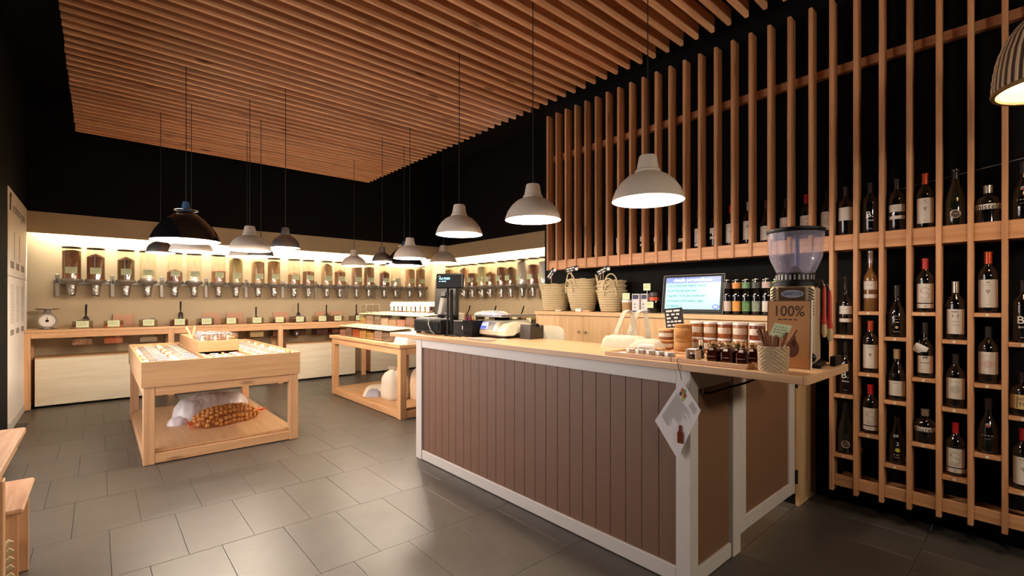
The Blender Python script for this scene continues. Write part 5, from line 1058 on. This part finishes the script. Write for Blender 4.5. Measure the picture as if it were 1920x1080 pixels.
t = thing('clear_sack', 'crumpled clear plastic sack of nuts lying behind the net sack', 'sack', (.93, 5.98, .1085)); part(t, 'film', MB().pillow((.92, 6.05, .1086), .36, .22, .235, 26, 18, 2.7, .017, M=Matrix.Rotation(.30, 3, 'Z'), seed=21).pillow((1.14, 6.13, .1087), .16, .18, .20, 14, 14, 2.6, .016, M=Matrix.Rotation(.9, 3, 'Z'), seed=5).pillow((.72, 5.95, .1087), .16, .18, .21, 14, 14, 2.6, .018, seed=9), film('cloudy_film', '#e6dcd8', .6)); part(t, 'contents', MB().pillow((.95, 6.06, .1085), .29, .16, .15, 14, 12, 2.4, .006, M=Matrix.Rotation(.30, 3, 'Z'), seed=2), grain_mat('pale_nuts', '#b8937c', '#d0b09a', 26), stuff=True)
part(t, 'neck', MB().pillow((.60, 5.80, .1088), .09, .09, .07, 10, 10, 2, .010, seed=13), film('cloudy_film', '#e6dcd8', .6))

# ------------------------------------------------------------------ second table with tiers of clear bins
t2 = thing('bin_table', 'pine table carrying stepped clear food bins behind the counter till', 'table', (3.19, 5.9, 0))
X0, X1, Y0, Y1 = 2.575, 3.80, 4.84, 6.93
for x in (X0, X1-.078):
    for yy in (Y0, Y1-.078): part(t2, 'leg', MB().box(x, yy, 0, x+.078, yy+.078, .815, .004), PN('z'))
for yy in (Y0+.004, Y1-.049): part(t2, 'apron', MB().box(X0+.0785, yy, .735, X1-.0785, yy+.045, .815, .003), PN('x')); part(t2, 'low_rail', MB().box(X0+.0785, yy, .006, X1-.0785, yy+.045, .088, .003), PN('x'))
for x in (X0+.002, X1-.047): part(t2, 'apron', MB().box(x, Y0+.0785, .735, x+.045, Y1-.0785, .815, .003), PN('y')); part(t2, 'low_rail', MB().box(x, Y0+.0785, .006, x+.045, Y1-.0785, .088, .003), PN('y'))
part(t2, 'low_shelf', MB().box(X0+.030, Y0+.0785, .090, X1-.030, Y1-.0785, .108, .001), PLY('y')); part(t2, 'table_top', MB().box(X0-.025, Y0-.03, .8155, X1+.025, Y1+.03, .856, .003), PN('y'))
BASE2 = .8565
rs = thing('stepped_riser', 'white stepped riser under the clear bins on the second table', 'riser', (3.3, 5.9, BASE2)); part(rs, 'step', MB().box(2.93, 4.96, BASE2, 3.70, 6.85, 1.012, .003), ASH('y')); part(rs, 'step', MB().box(3.24, 5.05, 1.0125, 3.62, 6.70, 1.195, .003), ASH('y'))
BC = [('#d8aca0', '#b8707a'), ('#8a6a64', '#a88a80'), ('#cc6244', '#e07a58'), ('#ecc078', '#dcac60'), ('#e0c080', '#d8a858'), ('#d8c0b4', '#c8a8a0'), ('#8a7470', '#a89488'), ('#e8dcd4', '#d8c8bc'), ('#b89a84', '#d8c0a8')]
def bin_(label, x0, x1, ya, yb, z, h, k, lidm=True):
    t = thing('lidded_bin', label, 'bin', ((x0+x1)/2, (ya+yb)/2, z), 'clear lidded bins on the second table')
    m = MB(); m.box(x0, ya, z, x1, yb, z+.003)
    for a in ((x0, ya, x0+.003, yb), (x1-.003, ya, x1, yb), (x0+.003, ya, x1-.003, ya+.003), (x0+.003, yb-.003, x1-.003, yb)): m.box(a[0], a[1], z+.003, a[2], a[3], z+h)
    part(t, 'bin_body', m, ACR); part(t, 'contents', MB().box(x0+.005, ya+.005, z+.004, x1-.005, yb-.005, z+h*(.62+.08*((k*3) % 4)), .008), grain_mat('tier_food_%d' % (k % 9), *BC[k % 9], 70), stuff=True)
    l = part(t, 'lid', MB().prism([(x0-.004, ya+.002, z+h+.001), (x1, ya+.002, z+h+.022), (x1, yb-.002, z+h+.022), (x0-.004, yb-.002, z+h+.001)], (0, 0, .007)), mat('ivory_lid', '#e6d7a8', .35))
    for q in (.3, .7): part(l, 'knob', MB().lathe([(0,0),(.008,0),(.008,.012),(0,.014)], 8, (x0+.05, ya+(yb-ya)*q, z+h+.012)), mat('brown_knob', '#6a5038', .4))
for k in range(7): bin_('clear bin with ivory lid on the lower tier, %s from the table front' % ORD[k], 2.64, 2.925, 5.218 + .228*k, 5.218 + .228*(k+1) - .004, BASE2, .135, (6 - k) % 9)
for k, (yy, nm) in enumerate(((4.93, 'right'), (5.10, 'left'))): single('paper_packet', MB().pillow((2.74, yy, BASE2), .085, .072, .085, 12, 12, 4, .006, seed=40+k), (LABEL, mat('pale_packet', '#d8c8b8', .5))[k], '%s of two white packets at the near corner of the bin table' % nm, 'packet', (2.74, yy, BASE2))
for k in range(8): bin_('clear bin with ivory lid on the upper tier, %s from the table front' % ORD[k], 2.95, 3.235, 4.97 + .232*k, 4.97 + .232*(k+1) - .004, 1.0125, .150, (11 - k) % 9)
t = thing('wire_frame_box', 'clear box with thin bright edges at the far end of the bin tiers', 'box', (2.98, 6.87, 1.1925)); m = MB()
E8 = [(2.96+.2*a, 6.60+.2*b, 1.19+.115*c) for a in (0,1) for b in (0,1) for c in (0,1)]
for a in range(8):
    for b in range(a+1, 8):
        if sum(1 for u, v in zip(E8[a], E8[b]) if abs(u-v) > 1e-6) == 1: m.tube([E8[a], E8[b]], .003, 5)
part(t, 'frame', m, STEEL); part(t, 'panes', MB().box(2.96, 6.60, 1.19, 3.16, 6.80, 1.305), ACR)
for k in range(9):
    yy = 5.40 + .125*k; x = 3.30; z = 1.1955
    for r in range(2):
        xx = x + .13*r; j = thing('cloth_topped_jar', 'small jar with white cloth cap on the top tier, %s row, %s from the front' % (('near', 'far')[r], ORD[k]), 'jar', (xx, yy, z), 'cloth capped jars on the top tier')
        part(j, 'glass', MB().lathe([(0,0),(.045,0),(.048,.006),(.048,.095),(.042,.105)], 16, (xx, yy, z)), (AMBER if k % 3 == 0 else mat('olive_jar', '#5a4a30', .2, coat=.4)))
        part(j, 'cloth_cap', MB().lathe([(.062,.085),(.058,.10),(.046,.115),(.046,.135),(.03,.145),(0,.148)], 14, (xx, yy, z)), mat('white_cloth', '#ece4cc', .8)); part(j, 'paper_label', MB().lathe([(.0487,.02),(.0487,.08)], 10, (xx, yy, z), a0=PI-.9, a1=PI+.9), LABEL)
SACK = mat('white_sack_cloth', '#d8ccba', .8, var=.08, scale=6)
for i, (x, yy, a, b, h, nm) in enumerate(((2.86, 5.52, .15, .17, .40, 'left'), (3.10, 5.22, .14, .17, .46, 'right'))):
    t = thing('flour_sack', 'upright white sack with gathered neck on the low shelf, %s one beside the counter post' % nm, 'sack', (x, yy, .1085)); z = .1085
    m = MB(); vs = []; fs = []; P = [(.92, 0), (1.0, .03), (1.03, .14), (1.0, .26), (1.02, .38), (.97, .50), (.98, .60), (.92, .70), (.80, .79), (.58, .87), (.40, .91), (.34, .94), (.48, .97), (.62, 1.0)]; na = 32; rg = random.Random(i)
    for (r, f) in P:
        for k in range(na):
            th = 2*PI*k/na; c, s_ = math.cos(th), math.sin(th); e = 3.2; q = (abs(c)**e + abs(s_)**e) ** (-1/e) if f < .85 else 1; q *= 1 + rg.uniform(-.022, .022) + .018*math.sin(th*4 + f*9) + (.13*math.sin(th*7) if f > .75 else 0)
            vs.append((x + a*r*q*c, yy + b*r*q*s_, z + h*f))
    for n_ in range(len(P)-1):
        for k in range(na): k2 = (k+1) % na; fs.append((n_*na+k, n_*na+k2, (n_+1)*na+k2, (n_+1)*na+k))
    m.add(vs, fs, True); m.poly([vs[k] for k in range(na)][::-1]); m.poly(vs[-na:]); part(t, 'cloth', m, SACK if i == 0 else mat('beige_sack', '#c9ad90', .8, var=.12, scale=8)); part(t, 'tie', MB().lathe([(.05,.93*h),(.058,.945*h),(.05,.96*h)], 12, (x, yy, z)), mat('brown_tie', '#7a4a38', .7))
t = thing('flour_sack', 'white sack with grey end lying flat on the low shelf', 'sack', (2.86, 5.98, .1085)); part(t, 'cloth', MB().pillow((2.87, 6.0, .109), .20, .27, .10, 14, 14, 3, .004, M=Matrix.Rotation(-.5, 3, 'Z'), seed=31), SACK); part(t, 'grey_end', MB().pillow((2.77, 5.93, .1092), .105, .20, .088, 10, 12, 3, .003, M=Matrix.Rotation(-.5, 3, 'Z'), seed=33), mat('grey_sack_print', '#9a96a0', .7))

# ------------------------------------------------------------------ furniture at the left edge
def board_leg(p, x0, y0, x1, y1, z1): part(p, 'leg', MB().box(x0, y0, 0, x1, y1, z1, .003), PN('z'))
t = thing('side_table', 'pine table with rough plank top at the left edge nearest the camera', 'table', (-.46, 2.75, 0))
part(t, 'plank', MB().box(-.672, 2.30, .722, -.470, 3.222, .75, .005), wood('rough_pine', '#a87850', '#d0a47c', 'y', .6, .8, 18, .06)); part(t, 'plank', MB().box(-.468, 2.30, .722, -.259, 3.222, .75, .005), wood('rough_pine', '#a87850', '#d0a47c', 'y', .6, .8, 18, .06))
for yy in (2.36, 2.66): board_leg(t, -.335, yy, -.275, yy+.06, .6545); board_leg(t, -.665, yy, -.605, yy+.06, .6545)
part(t, 'apron', MB().box(-.33, 2.36, .655, -.285, 3.20, .7215, .003), PN('y')); part(t, 'apron', MB().box(-.66, 2.36, .655, -.615, 3.20, .7215, .003), PN('y'))
t = thing('low_bench', 'small pine stool with plank seat half under the side table', 'stool', (-.45, 3.18, 0))
part(t, 'seat', MB().box(-.66, 2.930, .428, -.243, 3.432, .45, .008), wood('rough_pine', '#a87850', '#d0a47c', 'y', .6, .8, 18, .06))
part(t, 'leg_panel', MB().box(-.63, 2.965, 0, -.262, 2.985, .428, .003), PN('z')); part(t, 'leg_panel', MB().box(-.63, 3.375, 0, -.262, 3.395, .428, .003), PN('z')); part(t, 'stretcher', MB().box(-.46, 2.985, .20, -.44, 3.375, .245, .003), PN('y'))
t = thing('rope_bundle', 'bundle of pale twisted rope ends at the lower left edge', 'rope', (-.42, 2.56, .40))
t.location = (-.42, 2.80, 0); ORG[t.name] = (-.42, 2.80, 0)
for k in range(7):
    part(t, 'rope', MB().tube([(-.47+.01*k, 2.74+.012*k, .012), (-.44, 2.75+.012*k, .12), (-.38, 2.76+.014*k, .24-.02*k), (-.31, 2.775+.014*k, .325-.035*k), (-.266, 2.785+.014*k, .375-.04*k)], .012, 8), ROPE)

# ------------------------------------------------------------------ pendant lamps
GREYL = mat('warm_grey_enamel', '#d0c3b2', .42); BLKL = mat('black_gloss_enamel', '#0c0b0c', .12, coat=.5); ALU = mat('spun_aluminium', '#a8a29a', .3, .9); INNER = mat('white_enamel_inside', '#f2ece0', .5)
BULBM = mat('glowing_bulb', (1.0, .84, .66, 1), .5, emit=60); CORDM = mat('black_cord', '#0a0908', .6)
def pendant(label, kind, R, loc, w, topz=3.355):
    t = thing('pendant_lamp', label, 'lamp', loc, 'shop pendant lamps'); k = R / .19; x, y, z = loc
    if kind == 'bell':
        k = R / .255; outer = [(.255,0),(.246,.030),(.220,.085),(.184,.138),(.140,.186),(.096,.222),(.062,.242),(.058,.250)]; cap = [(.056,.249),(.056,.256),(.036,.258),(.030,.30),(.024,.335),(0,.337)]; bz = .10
        part(t, 'carrying_ring', MB().tube([(x + (.085*math.cos(a))*k, y + .085*k*math.sin(a), z + .262*k) for a in [2*PI*q/20 for q in range(21)]], .004, 6), CHROME)
    elif kind == 'tall': outer = [(.19,0),(.187,.02),(.172,.075),(.145,.120),(.105,.155),(.072,.172),(.066,.180)]; cap = [(.064,.178),(.060,.20),(.050,.275),(.046,.285),(0,.287)]; bz = .08
    else: outer = [(.19,0),(.186,.018),(.170,.060),(.142,.100),(.108,.130),(.076,.146),(.066,.151)]; cap = [(.067,.146),(.066,.164),(.058,.170),(.047,.235),(.043,.243),(0,.245)]; bz = .07
    o = [(r*k, h*k) for r, h in outer]
    part(t, 'shade', MB().lathe(o, 40, loc), {'dome': GREYL, 'tall': ALU, 'bell': BLKL}[kind])
    part(t, 'shade_lining', MB().lathe([((r - .004)*k, (h + .0005)*k) for r, h in outer][::-1] + [(o[0][0], 0)], 40, loc), INNER); part(t, 'socket_cap', MB().lathe([(r*k, h*k) for r, h in cap], 28, loc), {'dome': GREYL, 'tall': ALU, 'bell': mat('blue_reflection_paint', '#3c5878', .25, .2)}[kind])  # bell's socket cap: blue daylight reflection painted into its colour
    part(t, 'cord', MB().tube([(x, y, z + cap[-1][1]*k - .002), (x, y, 3.46 if x < 3.43 else 4.2)], .0032, 6), CORDM)
    b = part(t, 'bulb', MB().lathe([(0,-.034),(.018,-.029),(.032,-.012),(.034,.004),(.026,.024),(.014,.040),(.014,.06),(0,.06)], 16, (x, y, z + bz*k)), BULBM)
    l = bpy.data.lights.new('bulb_light', 'POINT'); l.energy = w; l.color = BULB; l.shadow_soft_size = .045; lo = bpy.data.objects.new('bulb_light', l); COL.objects.link(lo); lo.parent = t; lo.location = (0, 0, bz*k - .045 if False else .018*k)
    return t
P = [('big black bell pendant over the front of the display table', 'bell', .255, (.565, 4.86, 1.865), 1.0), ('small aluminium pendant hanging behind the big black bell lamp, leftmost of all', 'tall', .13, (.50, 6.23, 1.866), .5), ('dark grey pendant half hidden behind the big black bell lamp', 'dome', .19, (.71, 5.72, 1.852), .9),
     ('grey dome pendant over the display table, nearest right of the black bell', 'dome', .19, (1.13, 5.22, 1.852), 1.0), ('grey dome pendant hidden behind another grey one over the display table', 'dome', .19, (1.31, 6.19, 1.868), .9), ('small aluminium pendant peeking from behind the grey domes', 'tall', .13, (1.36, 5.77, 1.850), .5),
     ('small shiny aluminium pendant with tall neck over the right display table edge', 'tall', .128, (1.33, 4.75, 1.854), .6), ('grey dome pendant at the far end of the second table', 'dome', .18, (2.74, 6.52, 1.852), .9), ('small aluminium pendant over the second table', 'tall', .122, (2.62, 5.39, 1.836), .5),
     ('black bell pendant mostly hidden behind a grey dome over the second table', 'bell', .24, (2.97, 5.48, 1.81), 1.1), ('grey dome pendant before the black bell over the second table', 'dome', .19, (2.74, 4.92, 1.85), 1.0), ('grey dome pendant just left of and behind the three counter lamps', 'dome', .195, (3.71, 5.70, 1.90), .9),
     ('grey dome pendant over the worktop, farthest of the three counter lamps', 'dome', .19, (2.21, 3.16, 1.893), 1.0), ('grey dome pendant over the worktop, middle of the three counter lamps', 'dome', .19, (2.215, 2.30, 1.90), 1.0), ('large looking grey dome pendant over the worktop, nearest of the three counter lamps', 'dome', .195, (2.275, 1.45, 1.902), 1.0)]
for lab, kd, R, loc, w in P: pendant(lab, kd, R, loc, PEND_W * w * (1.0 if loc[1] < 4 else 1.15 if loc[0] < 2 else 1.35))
# woven lamp at the upper right, then two unseen opal globes added behind the camera as fill
def woven_lamp(label, LX, LY, LZ, w):
    t = thing('woven_lamp', label, 'lamp', (LX, LY, LZ)); L0 = (LX, LY, LZ)
    prof = [(.192,0),(.193,.02),(.189,.08),(.178,.15),(.156,.215),(.120,.27),(.075,.31),(.040,.325)]; na = 176; ext = []
    for a, b in zip(prof, prof[1:]):
        for q in range(4): ext.append((a[0]+(b[0]-a[0])*q/4, a[1]+(b[1]-a[1])*q/4))
    ext.append(prof[-1]); m = MB(); vs = []
    for n_, (r, h) in enumerate(ext):
        for k in range(na): th = 2*PI*k/na; rr = r*(1 + (-.030, .010, .022 + (.006 if n_ % 2 else -.006), .010)[k % 4]); vs.append((LX + rr*math.cos(th), LY + rr*math.sin(th), LZ + h))
    for par in (0, 1):
        m.cur = par; fs = []
        for n_ in range(len(ext)-1):
            for k in range(na):
                if (k % 4 in (1, 2)) == (par == 0): k2 = (k+1) % na; fs.append((n_*na+k, n_*na+k2, (n_+1)*na+k2, (n_+1)*na+k))
        if par == 0: m.add(vs, fs, True)
        else:
            for f in fs: m.f.append(list(f)); m.sm.append(True); m.mi.append(1)
    part(t, 'woven_shade', m, [mat('straw_cord', '#cdb694', .8), mat('dark_cord_gap', '#5f4632', .8)]); part(t, 'lining', MB().lathe([(r*.955, h) for r, h in prof], 40, L0), mat('pale_lining', '#e0cf9c', .8)); part(t, 'rim', MB().lathe([(.184,-.004),(.197,-.004),(.200,.005),(.193,.012),(.183,.006),(.184,-.004)], 40, L0), mat('brown_rim', '#8a6a42', .8))
    part(t, 'cap', MB().lathe([(.045,.318),(.045,.34),(.02,.36),(0,.362)], 20, L0), STEEL); part(t, 'cord', MB().tube([(LX, LY, LZ+.36), (LX, LY, 4.2)], .0035, 6), CORDM); part(t, 'bulb', MB().lathe([(0,-.034),(.018,-.029),(.032,-.012),(.034,.004),(.026,.024),(.014,.040),(.014,.06),(0,.06)], 16, (LX, LY, LZ+.14)), BULBM)
    l = bpy.data.lights.new('bulb_light', 'POINT'); l.energy = w; l.color = (1, .80, .56); l.shadow_soft_size = .045; lo = bpy.data.objects.new('bulb_light', l); COL.objects.link(lo); lo.parent = t; lo.location = (0, 0, .08)
woven_lamp('woven straw bell lampshade glowing inside at the upper right edge', 2.885, -.04, 2.215, PEND_W*.05)
OPAL = mat('opal_fill_glow', (1.0, .86, .70, 1), .4, emit=64)
for lab, x, y in (('white opal fill globe added behind the camera, nearer the window wall', .9, -1.7), ('white opal fill globe added behind the camera, nearer the wine rack', 2.5, -2.0)):
    t = thing('globe_lamp', lab, 'lamp', (x, y, 2.15), 'added opal fill globes behind the camera')
    part(t, 'globe', MB().lathe([(.15*math.sin(PI*k/16), -.15*math.cos(PI*k/16)) for k in range(17)], 28, (x, y, 2.15)), OPAL)
    part(t, 'cap', MB().lathe([(.05,.138),(.05,.18),(0,.19)], 18, (x, y, 2.15)), BLK); part(t, 'cord', MB().tube([(x, y, 2.33), (x, y, 4.2)], .0035, 6), CORDM)
